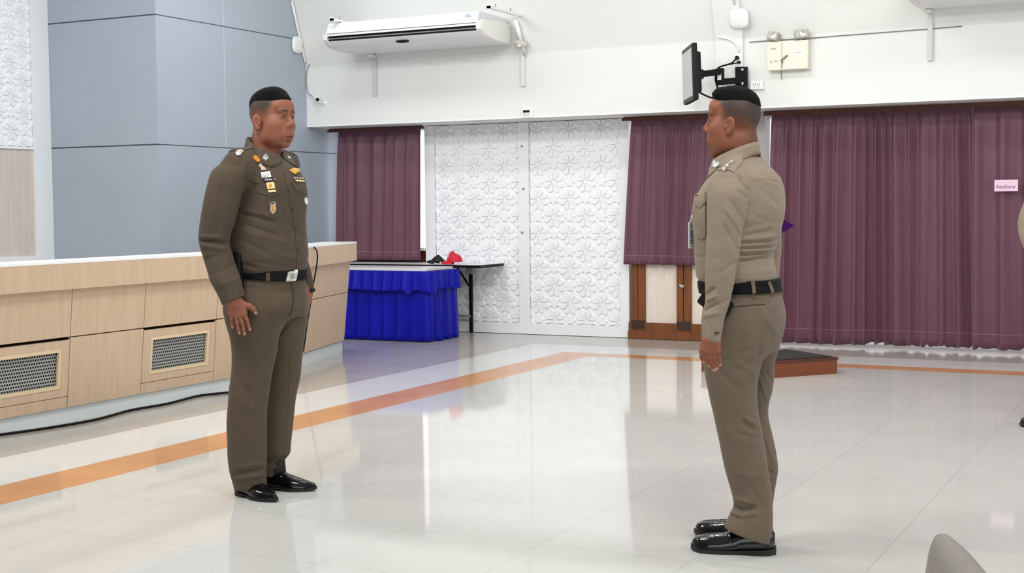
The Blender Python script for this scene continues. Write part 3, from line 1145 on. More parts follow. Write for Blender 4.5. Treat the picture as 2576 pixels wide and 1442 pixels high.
# hanger rails with bolts over the right end, and the tip of one over the left end
def hanger(label, x, zt, n=2):
    root = thing('hanger_rail', label, 'hanger', (x, 11.4, zt))
    yb = wall_y(zt)
    b = MB()
    b.bb((x - 0.02, 11.02, zt - 0.022), (x + 0.02, yb + 0.0, zt))
    b.bb((x - 0.02, 11.02, zt - 0.022), (x + 0.02, 11.026, zt + 0.012))
    b.build('rail', M['plastic'], root)
    for yy in (11.16, 11.46)[:n]:
        q = MB()
        q.tube([(x, yy, zac + 0.247), (x, yy, zt + 0.035)], 0.006, 8)
        q.build('bolt', M['greyplastic'], root)
    return root


hanger('white hanger rail with bolts above the right end of the air conditioner', acr + 0.10, zac + 0.27)
hanger('short white hanger rail tip above the left end of the air conditioner', acl + 0.16, zac + 0.275, 1)
# drain and refrigerant pipes at the right end
root = thing('pipe_set', 'white pipe with grey wrapped joint at the right end of the air conditioner', 'pipe', (acr + 0.06, 11.65, zac))
b = MB()
pa, pb = at(1297, 50, 1, 11.64), at(1311, 104, 1, 11.70)
b.tube([pa, pa.lerp(pb, .5), pb], 0.02, 10)
b.build('pipe', M['plastic'], root, smooth=True)
b = MB()
pa, pb = at(1294, 106, 1, 11.66), at(1326, 113, 1, 11.72)
b.tube([pa, pa.lerp(pb, .6), pb], [0.026, 0.03, 0.026], 12)
b.tube([at(1317, 113, 1, 11.70), at(1318, 130, 1, 11.72), at(1320, 143, 1, YB - .01)], 0.014, 8)
b.build('joint', mat('grey_wrap', (206, 204, 198), 0.7), root, smooth=True)

# second unit at the top right corner, only its underside in view
bxl = at(2284, 2, 1, 11.2).x
zac2 = at(2400, 12, 1, 11.55).z
aircon('air_conditioner', 'second air conditioner at the top right corner, only its underside visible', bxl, bxl + 1.85, zac2, full=False)
xbk = at(2340, 100, 1, YB - 0.02)
ac_bracket('grey metal wall bracket under the air conditioner in the top right corner', xbk.x, zac2, 0, at(2340, 153, 1, YB - 0.02).z, True)

# ---------------------------------------------------------------- small wall fittings
def access_point(label, c, n, r):
    root = thing('access_point', label, 'access point', c)
    n = Vector(n).normalized()
    u = n.cross(Vector((0, 0, 1))).normalized()
    v = u.cross(n)
    v = Vector((0, 0, 1)) - n * n.z
    v.normalize()
    P = []
    for (k, h) in ((0.70, 0.0), (0.96, 0.006), (1.0, 0.014), (0.97, 0.024), (0.80, 0.032), (0.4, 0.036), (0.02, 0.037)):
        row = []
        for i in range(32):
            a = 2 * PI * i / 32
            cx, sx = math.cos(a), math.sin(a)
            e = 0.62
            row.append(Vector(c) + u * (r * k * math.copysign(abs(cx) ** e, cx)) + v * (r * k * math.copysign(abs(sx) ** e, sx)) + n * h)
        P.append(row)
    b = MB().grid(P, closed=True)
    b.build('housing', M['plastic'], root, smooth=True)
    b = MB()
    b.box(Vector(c) + n * 0.034 - v * r * 0.62, (r * 0.5, 0.006, r * 0.16), Matrix((u, n, v)).transposed())
    b.build('status_light', mat('pale_lilac', (226, 226, 246), 0.3), root)
    return root


c = at(1858, 45, 1, wall_y(2.96) - 0.052)
c.y = wall_y(c.z) - 0.052
access_point('white rounded access point on the pilaster above the monitor', c, (0, -1, -0.34), 0.088)
c = at(745, 113, 0, XB + 0.002)
access_point('white rounded access point on the grey wall above the left officer', c, (1, 0, 0), 0.085)

# conduit in the corner, and the camera below it
b = MB()
pts = [at(p[0], p[1], 1, wall_y(at(p[0], p[1], 1, YB).z) - 0.012) for p in ((737, 2), (742, 40), (752, 90), (762, 130), (768, 158))]
for q in pts:
    q.x = XB + 0.014
b.tube(pts, 0.012, 8)
tag(b.build('conduit', M['plastic'], smooth=True), 'thin white conduit running up the corner beside the grey wall', 'conduit')
cc = at(795, 247, 1, YB - 0.09)
cam_t = thing('security_camera', 'small white bullet camera on the bulkhead near the grey wall', 'security camera', (cc.x, YB, cc.z))
dr = Vector((0.72, -0.62, -0.30)).normalized()
b = MB()
b.lathe([(0.018, -0.075), (0.023, -0.07), (0.024, 0.03), (0.026, 0.032), (0.026, 0.055), (0.022, 0.057)], cc, dr, 18)
b.build('body', M['plastic'], cam_t, auto=True)
b = MB()
b.lathe([(0.001, 0.0), (0.019, 0.0), (0.019, 0.004), (0.001, 0.004)], cc + dr * 0.0575, dr, 18)
b.build('lens', M['black'], cam_t)
b = MB()
b.tube([cc - dr * 0.01 + Vector((0, 0, -0.02)), cc + Vector((0.03, 0.03, -0.045)), Vector((cc.x + 0.05, YB - 0.012, cc.z - 0.045))], 0.008, 8)
b.lathe([(0.026, 0), (0.026, 0.006), (0.012, 0.012)], Vector((cc.x + 0.05, YB - 0.001, cc.z - 0.045)), (0, -1, 0), 16)
b.build('mount', M['plastic'], cam_t, auto=True)
b = MB()
b.tube(smooth_pts([cc - dr * 0.07, at(776, 236, 1, YB - 0.03), at(771, 215, 1, YB - 0.012), at(771, 190, 1, YB - 0.008), at(774, 172, 1, YB - 0.008), at(778, 162, 1, YB - 0.02)]), 0.005, 6)
b.build('lead', M['greyplastic'], cam_t, smooth=True)

# room thermostat under the unit
p0, p1 = at(1312, 275, 1, YB - 0.015), at(1340, 295, 1, YB - 0.015)
th = thing('thermostat', 'small white thermostat with black display on the bulkhead edge', 'thermostat', ((p0.x + p1.x) / 2, YB, p1.z))
b = MB()
b.bb((p0.x, YB - 0.018, p1.z), (p1.x, YB - 0.001, p0.z))
b.build('case', M['plastic'], th, bevel=0.003)
w, h = p1.x - p0.x, p0.z - p1.z
b = MB()
b.bb((p0.x + w * .14, YB - 0.0195, p1.z + h * .58), (p0.x + w * .74, YB - 0.0175, p1.z + h * .86))
b.build('display', M['black'], th)
for k in (0.40, 0.24):
    b = MB()
    b.bb((p0.x + w * .14, YB - 0.0195, p1.z + h * (k - .03)), (p0.x + w * .78, YB - 0.0175, p1.z + h * (k + .03)))
    b.build('button_row', M['greyplastic'], th)

# wall monitor on a swing arm
mon = thing('monitor', 'black flat monitor seen edge on, on a wall arm above the right officer', 'monitor', (-3.95, 11.2, 2.38))
yM = 11.15
c0 = at(1733, 188, 1, yM)
# its screen faces left and a little to the camera
face = Vector((-0.896, -0.466, -0.03)).normalized()
side = Vector((0, 0, 1)).cross(face).normalized()
up = face.cross(side)
Rm = Matrix((side, face, up)).transposed()
b = MB()
W, Hh = 0.62, 0.47
b.box(c0 - face * 0.01, (W, 0.045, Hh), Rm)
b.build('bezel', M['black'], mon, bevel=0.012)
b = MB()
b.box(c0 - face * 0.045, (W * 0.82, 0.05, Hh * 0.72), Rm)
b.build('rear_cover', M['black'], mon, bevel=0.018)
b = MB()
b.box(c0 + face * 0.0135, (W * 0.88, 0.002, Hh * 0.84), Rm)
b.build('screen', M['screen'], mon)
arm = thing('monitor_mount', 'black folding wall arm holding the monitor on the pilaster', 'mount', (-3.7, YB - 0.06, 2.37))
rp = c0 - face * 0.075
b = MB()
b.box(rp, (0.12, 0.02, 0.16), Rm)
b.build('mount_plate', M['blackm'], arm, bevel=0.002)
pp = at(1866, 205, 1, YB - 0.06)
b = MB()
b.bb((pp.x - 0.055, YB - 0.075, pp.z - 0.15), (pp.x + 0.055, YB - 0.051, pp.z + 0.125))
b.build('wall_plate', M['blackm'], arm, bevel=0.002)
j = at(1812, 195, 1, YB - 0.22)
b = MB()
j0 = at(1763, 187, 1, YB - 0.42)
b.tube([rp, j0], 0.016, 10)
b.lathe([(0.024, -0.04), (0.024, 0.04)], j0, (0, 0, 1), 14)
b.build('pivot', M['blackm'], arm)
b = MB()
def bar(b, p, q, h, t):
    d = (q - p)
    L = d.length
    d.normalize()
    s = Vector((0, 0, 1)).cross(d).normalized()
    u2 = d.cross(s)
    b.box((p + q) / 2, (L, t, h), Matrix((d, s, u2)).transposed())
bar(b, j0, at(1815, 180, 1, YB - 0.24), 0.055, 0.035)
b.build('fore_arm', M['blackm'], arm, bevel=0.003)
b = MB()
jj = at(1812, 193, 1, YB - 0.24)
b.box(jj, (0.062, 0.045, 0.145))
b.build('elbow', M['blackm'], arm, bevel=0.003)
b = MB()
b.box(jj + Vector((-0.002, -0.0235, 0.0)), (0.036, 0.002, 0.062))
b.build('arm_label', M['plastic'], arm)
b = MB()
bar(b, at(1815, 206, 1, YB - 0.24), Vector((pp.x - 0.01, YB - 0.085, at(1850, 203, 1, YB - 0.09).z)), 0.055, 0.035)
b.build('rear_arm', M['blackm'], arm, bevel=0.003)
for k in (0.1, -0.02, -0.11):
    b = MB()
    b.lathe([(0.012, 0), (0.012, 0.006), (0.004, 0.009)], (pp.x + 0.01, YB - 0.075, pp.z + k), (0, -1, 0), 10)
    b.build('bolt', M['steel'], arm)
b = MB()
s0_ = at(1856, 146, 1, YB - 0.07)
b.tube(smooth_pts([s0_, at(1850, 150, 1, YB - 0.13), at(1838, 160, 1, YB - 0.2), at(1812, 168, 1, YB - 0.26), at(1803, 178, 1, YB - 0.26), at(1800, 200, 1, YB - 0.22), at(1806, 225, 1, YB - 0.2), at(1808, 246, 1, YB - 0.25), at(1790, 246, 1, YB - 0.35), at(1770, 238, 1, YB - 0.5), at(1756, 230, 1, yM + 0.05)]), 0.008, 8)
b.tube([at(1860, 157, 1, YB - 0.07), at(1846, 160, 1, YB - 0.12), at(1836, 162, 1, YB - 0.2)], 0.006, 6)
b.lathe([(0.016, 0), (0.018, 0.03), (0.01, 0.035)], at(1856, 146, 1, YB - 0.066), (0, -1, 0), 12)
b.box(at(1859, 157, 1, YB - 0.075), (0.03, 0.03, 0.02))
tag(b.build('cable', M['cable'], auto=True), 'black power cable looping from the wall socket to the monitor', 'cable')

# socket on the pilaster with its bent conduit
p0, p1 = at(1850, 134, 1, YB - 0.055), at(1868, 168, 1, YB - 0.055)
so = thing('socket_box', 'narrow white socket box above the monitor arm with bent conduit', 'socket', (p0.x, YB - 0.05, p1.z))
b = MB()
b.bb((p0.x, YB - 0.068, p1.z), (p1.x, YB - 0.051, p0.z))
b.build('plate', M['plastic'], so, bevel=0.003)
b = MB()
b.tube([at(1860, 134, 1, YB - 0.062), at(1858, 118, 1, YB - 0.062), at(1848, 105, 1, YB - 0.062), at(1832, 97, 1, YB - 0.062), at(1809, 93, 1, YB - 0.062), at(1805, 90, 1, YB - 0.05)], 0.012, 8)
b.build('conduit', M['plastic'], so, smooth=True)
b = MB()
pa = at(1848, 0, 1, YB - .15)
b.tube([Vector((pa.x, wall_y(3.5) - 0.055, 3.5)), Vector((pa.x, wall_y(3.02) - 0.055, 3.02))], 0.012, 8)
tag(b.build('conduit', M['plastic'], smooth=True), 'straight white conduit above the access point on the pilaster', 'conduit')
p0, p1 = at(1890, 205, 1, YB - 0.012), at(1922, 224, 1, YB - 0.012)
so = thing('power_outlet', 'white double wall outlet below the emergency light', 'outlet', ((p0.x + p1.x) / 2, YB, p1.z))
b = MB()
b.bb((p0.x, YB - 0.035, p1.z), (p1.x, YB - 0.001, p0.z))
b.build('plate', M['plastic'], so, bevel=0.003)
for fx in (0.32, 0.62):
    b = MB()
    x = p0.x + (p1.x - p0.x) * fx
    zc = (p0.z + p1.z) / 2
    for dx in (-0.01, 0.01):
        b.bb((x + dx - 0.003, YB - 0.0365, zc - 0.004), (x + dx + 0.003, YB - 0.034, zc + 0.014))
    b.bb((x - 0.003, YB - 0.0365, zc - 0.018), (x + 0.003, YB - 0.034, zc - 0.012))
    b.build('sockets', M['greyplastic'], so)

# emergency light
ye = YB - 0.09
p0, p1 = at(1929, 106, 1, ye), at(2032, 172, 1, ye)
em = thing('emergency_light', 'beige emergency light box with two lamp heads right of the monitor', 'emergency light', ((p0.x + p1.x) / 2, YB, p1.z))
b = MB()
b.bb((p0.x, ye, p1.z), (p1.x, YB - 0.001, p0.z))
b.build('case', M['ivory'], em, bevel=0.006)
xs = at(1967, 140, 1, ye).x
b = MB()
b.bb((xs - 0.002, ye - 0.001, p1.z + 0.004), (xs + 0.002, ye + 0.002, p0.z - 0.004))
b.build('door_joint', M['inkgrey'], em)
for (cx, cy, s, lbl) in ((1947, 93, 1.0, 0), (2016, 88, 1.2, 1)):
    c = at(cx, cy, 1, ye + 0.02)
    R = Matrix.Rotation(0.25 if lbl == 0 else -0.12, 3, 'Y') @ Matrix.Rotation(-0.2, 3, 'X') @ Matrix.Rotation(0.35 if lbl else -0.2, 3, 'Z')
    b = MB()
    b.box(c, (0.10 * s, 0.07, 0.075), R)
    b.lathe([(0.01, -0.03), (0.01, 0.02)], c + Vector((0, 0, -0.045)), (0, 0, 1), 10)
    hd = b.build('lamp_head', mat('lamp_grey', (168, 164, 152), 0.4), em, bevel=0.008)
    b = MB()
    b.box(c + R @ Vector((0, -0.036, 0)), (0.082 * s, 0.004, 0.055), R)
    b.build('lens', M['glasslamp'], hd)
    b = MB()
    b.lathe([(0.02, 0), (0.024, 0.002), (0.004, 0.006)], c + R @ Vector((0.01, -0.0385, 0)), R @ Vector((0, -1, 0)), 14)
    b.build('bulb', M['steel'], hd)
pz = at(2010, 135, 1, ye)
b = MB()
b.bb((pz.x - 0.035, ye - 0.003, pz.z - 0.025), (pz.x + 0.03, ye + 0.001, pz.z + 0.022))
sw = b.build('indicator_plate', M['plastic'], em)
for k in range(3):
    b = MB()
    b.bb((pz.x - 0.026 + k * 0.02, ye - 0.005, pz.z + 0.006), (pz.x - 0.020 + k * 0.02, ye - 0.002, pz.z + 0.013))
    b.build('indicator', M['inkgrey'], sw)
# worn lettering, too faint to read in full
for (px, py, w, h) in ((1946, 123, 0.055, 0.007), (1952, 154, 0.036, 0.007), (1940, 156, 0.010, 0.018)):
    c = at(px, py, 1, ye)
    b = MB()
    n = max(1, int(w / 0.009))
    for k in range(n):
        b.bb((c.x - w / 2 + k * 0.009, ye - 0.0015, c.z - h / 2), (c.x - w / 2 + k * 0.009 + 0.006, ye + 0.001, c.z + h / 2))
    b.build('print', M['inkgrey'] if h < .01 else M['black'], em)
c = at(1969, 148, 1, ye - 0.01)
b = MB()
b.tube([c + Vector((0.04, 0.005, 0.03)), c + Vector((0.01, -0.004, 0.004)), c + Vector((-0.014, 0, -0.012)), c + Vector((0.0, 0, -0.03)), c + Vector((-0.012, 0, -0.014))], 0.007, 6)
b.tube([c + Vector((-0.008, 0, -0.02)), c + Vector((-0.01, 0.005, -0.07)), at(1965, 185, 1, YB - 0.02), at(1966, 200, 1, YB - 0.03)], 0.0035, 6)
b.build('keys_on_string', M['inkgrey'], em)
# thin cable clipped along the seam of the upper wall
b = MB()
b.tube([at(1885, 106, 1, YB - 0.008), at(1925, 103, 1, YB - 0.008), at(2040, 96, 1, YB - 0.008), at(2110, 90, 1, YB - 0.008), at(2336, 73, 1, YB - 0.008), at(2420, 66, 1, YB - 0.008)], 0.004, 6)
tag(b.build('cable', M['inkgrey'], smooth=True), 'thin grey cable along the wall seam right of the emergency light', 'cable')

# ---------------------------------------------------------------- low wooden platform with a dark mat
e0 = at(2106, 940, 2, 0.0)
ztop = 0.125
pl = thing('platform', 'low reddish wooden platform with a dark mat behind the right officer', 'platform', (e0.x - 0.7, e0.y + 0.6, 0))
# corner nearest the long curtain side; left and back edges run on behind the officer
ca = Vector((e0.x, e0.y, 0))
cl = at(1950, 951, 2, 0.0)
dl = (cl - ca).normalized()
db = Vector((-dl.y, dl.x, 0))
if db.y < 0:
    db = -db
A, B_, C_, D_ = ca, ca + dl * 0.82, ca + dl * 0.82 + db * 0.60, ca + db * 0.60
b = MB()
b.prism([A, B_, C_, D_], (0, 0, ztop - 0.02))
b.build('box', M['redwood'], pl)
b = MB()
n = lambda p, k: (A + B_ + C_ + D_) / 4 + (p - (A + B_ + C_ + D_) / 4) * k + Vector((0, 0, ztop - 0.02))
b.prism([n(A, 1.02), n(B_, 1.02), n(C_, 1.02), n(D_, 1.02)], (0, 0, 0.02))
b.build('rim', M['darkwood'], pl, bevel=0.004)
b = MB()
P = []
for i in range(21):
    row = []
    for k in range(25):
        q = (A + (D_ - A) * (0.04 + 0.92 * i / 20)) + (B_ - A) * (0.04 + 0.92 * k / 24)
        edge = 1 if i == 20 or i == 0 else 0
        row.append(q + Vector((0, 0, ztop + 0.003 + 0.004 * math.sin(k * 1.1) * (i / 20) ** 4)))
    P.append(row)
b.grid(P)
tag(b.build('floor_mat', M['mat'], smooth=True, solid=0.005, fix=False), 'dark ribbed rubber mat lying on the wooden platform', 'mat')

# ---------------------------------------------------------------- foreground chair back
cz = 0.86
ctop = at(2360, 1331, 2, cz)
cnear = at(2446, 1442, 2, cz)
ch = thing('chair', 'taupe leather chair in the bottom right corner, only its back in view', 'chair', (ctop.x + 0.1, ctop.y - 0.1, 0))
# the top edge of the back runs from its far corner towards the camera
wd = (cnear - ctop).normalized()
bd = Vector((-wd.y, wd.x, 0))
def shell(scale_t, name, m, front):
    P = []
    for i in range(19):
        t = math.sin(PI / 2 * i / 18)
        z = cz - 0.46 * (1 - t)
        row = []
        for k in range(33):
            s = math.sin(PI / 2 * (k / 32 * 2 - 1))
            hw = 0.225 - 0.02 * (1 - t)
            zz = z - 0.030 * max(0, (abs(s) - 0.82) / 0.18) ** 2.0 * t ** 2
            bulge = (0.030 * (1 - abs(s) ** 4) + 0.012 * (1 - abs(s) ** 10)) * max(0.0, 1 - t ** 14) ** 0.5 + 0.003
            c = ctop + wd * (0.212 + s * hw) + bd * (bulge * front - 0.015 * (1 - t))
            c.z = zz
            row.append(c)
        P.append(row)
    return P
Pf, Pb = shell(1, '', None, 1), shell(1, '', None, -0.7)
b = MB()
b.grid(Pf)
b.grid(Pb)
# close the edges
for Pa, Pc in ((Pf, Pb),):
    n = len(Pf[0])
    b.grid([[Pf[i][0] for i in range(19)], [Pb[i][0] for i in range(19)]])
    b.grid([[Pf[i][n - 1] for i in range(19)], [Pb[i][n - 1] for i in range(19)]])
    b.grid([Pf[18], Pb[18]])
    b.grid([Pf[0], Pb[0]])
bk = b.build('backrest', M['leather'], ch, smooth=True)
b = MB()
ed = [Pb[i][2] for i in range(17)]
b.tube([p - bd * 0.0005 for p in ed], 0.0016, 6)
b.build('piping', M['piping'], bk, smooth=True)
b = MB()
sc_ = ctop + wd * 0.20 + bd * 0.25
for k in (0,):
    P = []
    for i, (sc1, z) in enumerate(((0.9, 0.40), (1.0, 0.41), (1.0, 0.45), (0.93, 0.48), (0.5, 0.485), (0.02, 0.485))):
        row = []
        for a in range(28):
            an = 2 * PI * a / 28
            cx, sx = math.cos(an), math.sin(an)
            row.append((sc_ + wd * (0.24 * sc1 * math.copysign(abs(cx) ** .5, cx)) + bd * (0.23 * sc1 * math.copysign(abs(sx) ** .5, sx))) * 1 + Vector((0, 0, z - sc_.z)))
        P.append(row)
    b.grid(P, closed=True)
b.build('seat', M['leather'], ch, smooth=True)
for sx, sy in ((-.2, .18), (.2, .18), (-.2, -.17), (.2, -.17)):
    p = sc_ + wd * sx + bd * sy
    b = MB()
    b.tube([(p.x, p.y, 0.0), (p.x, p.y, 0.41)], 0.014, 10)
    b.build('leg', M['steel'], ch, smooth=True)
for s in (-0.16, 0.16):
    b = MB()
    q0 = ctop + wd * (0.2 + s) - bd * 0.05
    q1 = sc_ + wd * s - bd * 0.17
    b.tube([(q1.x, q1.y, 0.42), (q0.x, q0.y, 0.45), (q0.x + 0, q0.y, 0.60)], 0.013, 8)
    b.build('back_support', M['steel'], ch, smooth=True)
# ================================================================ people
# surfaces are grown from smooth distance fields sampled on a grid (surface nets)
class Vol:
    def __init__(s, lo, hi, h):
        s.lo = np.array(lo, float)
        s.h = h
        n = np.ceil((np.array(hi) - s.lo) / h).astype(int) + 1
        s.n = n
        s.ax = [s.lo[i] + h * np.arange(n[i]) for i in range(3)]
        s.F = np.full(n, 9.0, np.float32)

    def sl(s, lo, hi):
        out = []
        for i in range(3):
            a = max(0, int((lo[i] - s.lo[i]) / s.h) - 1)
            b = min(s.n[i], int((hi[i] - s.lo[i]) / s.h) + 3)
            if b <= a:
                return None
            out.append(slice(a, b))
        return tuple(out)

    def pts(s, sl):
        x = s.ax[0][sl[0]][:, None, None]
        y = s.ax[1][sl[1]][None, :, None]
        z = s.ax[2][sl[2]][None, None, :]
        return x, y, z

    def put(s, lo, hi, fn, k=0.01, mode='add', pad=None):
        pad = (k * 1.2 + 0.012) if pad is None else pad
        sl = s.sl(np.array(lo) - pad, np.array(hi) + pad)
        if sl is None:
            return
        d = fn(*s.pts(sl)).astype(np.float32)
        A = s.F[sl]
        if mode == 'add':
            if k > 0:
                hh = np.clip(k - np.abs(A - d), 0, None) / k
                s.F[sl] = np.minimum(A, d) - hh * hh * k * 0.25
            else:
                s.F[sl] = np.minimum(A, d)
        elif mode == 'sub':
            if k > 0:
                hh = np.clip(k - np.abs(A + d), 0, None) / k
                s.F[sl] = np.maximum(A, -d) + hh * hh * k * 0.25
            else:
                s.F[sl] = np.maximum(A, -d)
        elif mode == 'int':
            s.F[sl] = np.maximum(A, d)

    def capsule(s, a, b, ra, rb=None, k=0.01, mode='add', flat=None):
        """tapered rod; flat = (unit direction, factor) squashes it along that direction"""
        a, b = np.array(a, float), np.array(b, float)
        rb = ra if rb is None else rb
        m = max(ra, rb) * (1.0 if not flat else max(1, 1 / flat[1]) if flat[1] < 1 else 1)
        ab = b - a
        L2 = max(ab @ ab, 1e-12)

        def fn(x, y, z):
            px, py, pz = x - a[0], y - a[1], z - a[2]
            t = np.clip((px * ab[0] + py * ab[1] + pz * ab[2]) / L2, 0, 1)
            dx, dy, dz = px - t * ab[0], py - t * ab[1], pz - t * ab[2]
            if flat:
                u, f = np.array(flat[0]), flat[1]
                q = dx * u[0] + dy * u[1] + dz * u[2]
                e = q * (1 / f - 1)
                dx, dy, dz = dx + e * u[0], dy + e * u[1], dz + e * u[2]
            return np.sqrt(dx * dx + dy * dy + dz * dz) - (ra + (rb - ra) * t)
        s.put(np.minimum(a, b) - m, np.maximum(a, b) + m, fn, k, mode)

    def ell(s, c, r, k=0.01, mode='add', R=None):
        c = np.array(c, float)
        r = np.array(r, float)
        Rm = np.array(R) if R is not None else None
        m = r if Rm is None else np.full(3, r.max())

        def fn(x, y, z):
            px, py, pz = x - c[0], y - c[1], z - c[2]
            if Rm is not None:
                px, py, pz = (Rm[0, 0] * px + Rm[1, 0] * py + Rm[2, 0] * pz, Rm[0, 1] * px + Rm[1, 1] * py + Rm[2, 1] * pz,
                              Rm[0, 2] * px + Rm[1, 2] * py + Rm[2, 2] * pz)
            k0 = np.sqrt((px / r[0]) ** 2 + (py / r[1]) ** 2 + (pz / r[2]) ** 2)
            k1 = np.sqrt((px / r[0] ** 2) ** 2 + (py / r[1] ** 2) ** 2 + (pz / r[2] ** 2) ** 2) + 1e-9
            return k0 * (k0 - 1) / k1
        s.put(c - m, c + m, fn, k, mode)

    def loft(s, st, a, b, k=0.02, mode='add', n=2.2, grow=0.0, cap=True):
        """st: list of (z, cx, cy, ra, rb) sorted by z; ra along horizontal unit a, rb along b"""
        st = sorted(st)
        Z = np.array([q[0] for q in st])
        zz = s.ax[2]
        cols = []
        for j in range(1, 5):
            V = np.array([q[j] for q in st])
            m = np.zeros(len(V))
            dz, dv = np.diff(Z), np.diff(V)
            sl_ = dv / dz
            m[1:-1] = (sl_[:-1] * dz[1:] + sl_[1:] * dz[:-1]) / (dz[:-1] + dz[1:])
            m[0], m[-1] = sl_[0], sl_[-1]
            zc = np.clip(zz, Z[0], Z[-1])
            i = np.clip(np.searchsorted(Z, zc) - 1, 0, len(Z) - 2)
            t = (zc - Z[i]) / dz[i]
            h00, h10, h01, h11 = 2 * t**3 - 3 * t**2 + 1, t**3 - 2 * t**2 + t, -2 * t**3 + 3 * t**2, t**3 - t**2
            cols.append(h00 * V[i] + h10 * dz[i] * m[i] + h01 * V[i + 1] + h11 * dz[i] * m[i + 1])
        cx, cy, ra, rb = cols
        ra, rb = ra + grow, rb + grow
        M_ = max(max(q[3], q[4]) for q in st) + grow
        lo = (min(q[1] for q in st) - M_, min(q[2] for q in st) - M_, Z[0] - grow)
        hi = (max(q[1] for q in st) + M_, max(q[2] for q in st) + M_, Z[-1] + grow)
        pad = k * 1.2 + 0.015
        sl = s.sl(np.array(lo) - pad, np.array(hi) + pad)
        if sl is None:
            return
        x, y, z = s.pts(sl)
        zi = sl[2]
        dx, dy = x - cx[zi][None, None, :], y - cy[zi][None, None, :]
        pa, pb = dx * a[0] + dy * a[1], dx * b[0] + dy * b[1]
        q = (np.abs(pa / ra[zi]) ** n + np.abs(pb / rb[zi]) ** n) ** (1 / n) + 1e-6
        d = (1 - 1 / q) * np.sqrt(dx * dx + dy * dy)
        d = np.where(q < 0.2, -np.minimum(ra, rb)[zi][None, None, :] * 0.8, d)
        if cap:
            d = np.maximum(d, np.maximum(z - (Z[-1] + grow), (Z[0] - grow) - z))
        s.put(lo, hi, lambda *_: d, k, mode, pad=pad)

    def plane(s, p, n):
        """keep the side the normal n points away from"""
        x, y, z = s.pts((slice(None),) * 3)
        n = np.array(n, float)
        d = (x - p[0]) * n[0] + (y - p[1]) * n[1] + (z - p[2]) * n[2]
        s.F = np.maximum(s.F, d.astype(np.float32))

    def mesh(s):
        F = s.F
        F[0], F[-1], F[:, 0], F[:, -1], F[:, :, 0], F[:, :, -1] = 1, 1, 1, 1, 1, 1
        S = F < 0
        nx, ny, nz = s.n - 1
        cnt = np.zeros((nx, ny, nz), np.int8)
        corners = [(i, j, k) for i in (0, 1) for j in (0, 1) for k in (0, 1)]
        for (i, j, k) in corners:
            cnt += S[i:i + nx, j:j + ny, k:k + nz]
        act = (cnt > 0) & (cnt < 8)
        I = np.argwhere(act)
        idx = np.full((nx, ny, nz), -1, np.int64)
        idx[act] = np.arange(len(I))
        pos = np.zeros((len(I), 3))
        num = np.zeros(len(I))
        for c in corners:
            for axx in range(3):
                if c[axx] == 1:
                    continue
                c2 = list(c)
                c2[axx] = 1
                fa = F[I[:, 0] + c[0], I[:, 1] + c[1], I[:, 2] + c[2]]
                fb = F[I[:, 0] + c2[0], I[:, 1] + c2[1], I[:, 2] + c2[2]]
                m = (fa < 0) != (fb < 0)
                t = np.where(m, fa / np.where(m, fa - fb, 1), 0)
                p = np.array(c, float)[None, :] + np.zeros((len(I), 3))
                p[:, axx] += t
                pos += p * m[:, None]
                num += m
        V = s.lo + (I + pos / num[:, None]) * s.h
        Q = []
        for axx in range(3):
            u, v = (axx + 1) % 3, (axx + 2) % 3
            A = [slice(None)] * 3
            B = [slice(None)] * 3
            A[axx], B[axx] = slice(0, -1), slice(1, None)
            ch = S[tuple(A)] != S[tuple(B)]
            E = np.argwhere(ch)
            E = E[(E[:, u] > 0) & (E[:, v] > 0) & (E[:, u] < s.n[u] - 1) & (E[:, v] < s.n[v] - 1)]
            pos_ = S[E[:, 0], E[:, 1], E[:, 2]]
            def cell(du, dv):
                c = E.copy()
                c[:, u] -= du
                c[:, v] -= dv
                return idx[c[:, 0], c[:, 1], c[:, 2]]
            q = np.stack([cell(1, 1), cell(0, 1), cell(0, 0), cell(1, 0)], 1)
            q[~pos_] = q[~pos_][:, ::-1]
            Q.append(q)
        Q = np.concatenate(Q)
        return V, Q


def vnormals(V, Q):
    n = np.cross(V[Q[:, 2]] - V[Q[:, 0]], V[Q[:, 3]] - V[Q[:, 1]])
    N = np.zeros_like(V)
    for i in range(4):
        np.add.at(N, Q[:, i], n)
    return N / (np.linalg.norm(N, axis=1, keepdims=True) + 1e-12)


def relax(V, Q, it=2, lam=0.5):
    for _ in range(it):
        A = np.zeros_like(V)
        c = np.zeros(len(V))
        for i in range(4):
            for j in (1, 3):
                np.add.at(A, Q[:, i], V[Q[:, (i + j) % 4]])
                np.add.at(c, Q[:, i], 1)
        V = V + lam * (A / np.maximum(c, 1)[:, None] - V)
    return V


def mesh_obj(name, V, Q, m, parent, col=None):
    me = bpy.data.meshes.new(name)
    me.vertices.add(len(V))
    me.vertices.foreach_set('co', np.asarray(V, np.float32).ravel())
    me.loops.add(len(Q) * 4)
    me.loops.foreach_set('vertex_index', np.asarray(Q, np.int32).ravel())
    me.polygons.add(len(Q))
    me.polygons.foreach_set('loop_start', np.arange(0, len(Q) * 4, 4, dtype=np.int32))
    me.polygons.foreach_set('use_smooth', np.ones(len(Q), bool))
    me.update(calc_edges=True)
    me.validate()
    me.materials.append(m)
    if col is not None:
        at_ = me.color_attributes.new('Col', 'FLOAT_COLOR', 'POINT')
        c4 = np.ones((len(V), 4), np.float32)
        c4[:, :3] = col
        at_.data.foreach_set('color', c4.ravel())
    o = bpy.data.objects.new(name, me)
    COL.objects.link(o)
    if parent:
        set_parent(o, parent)
    return o


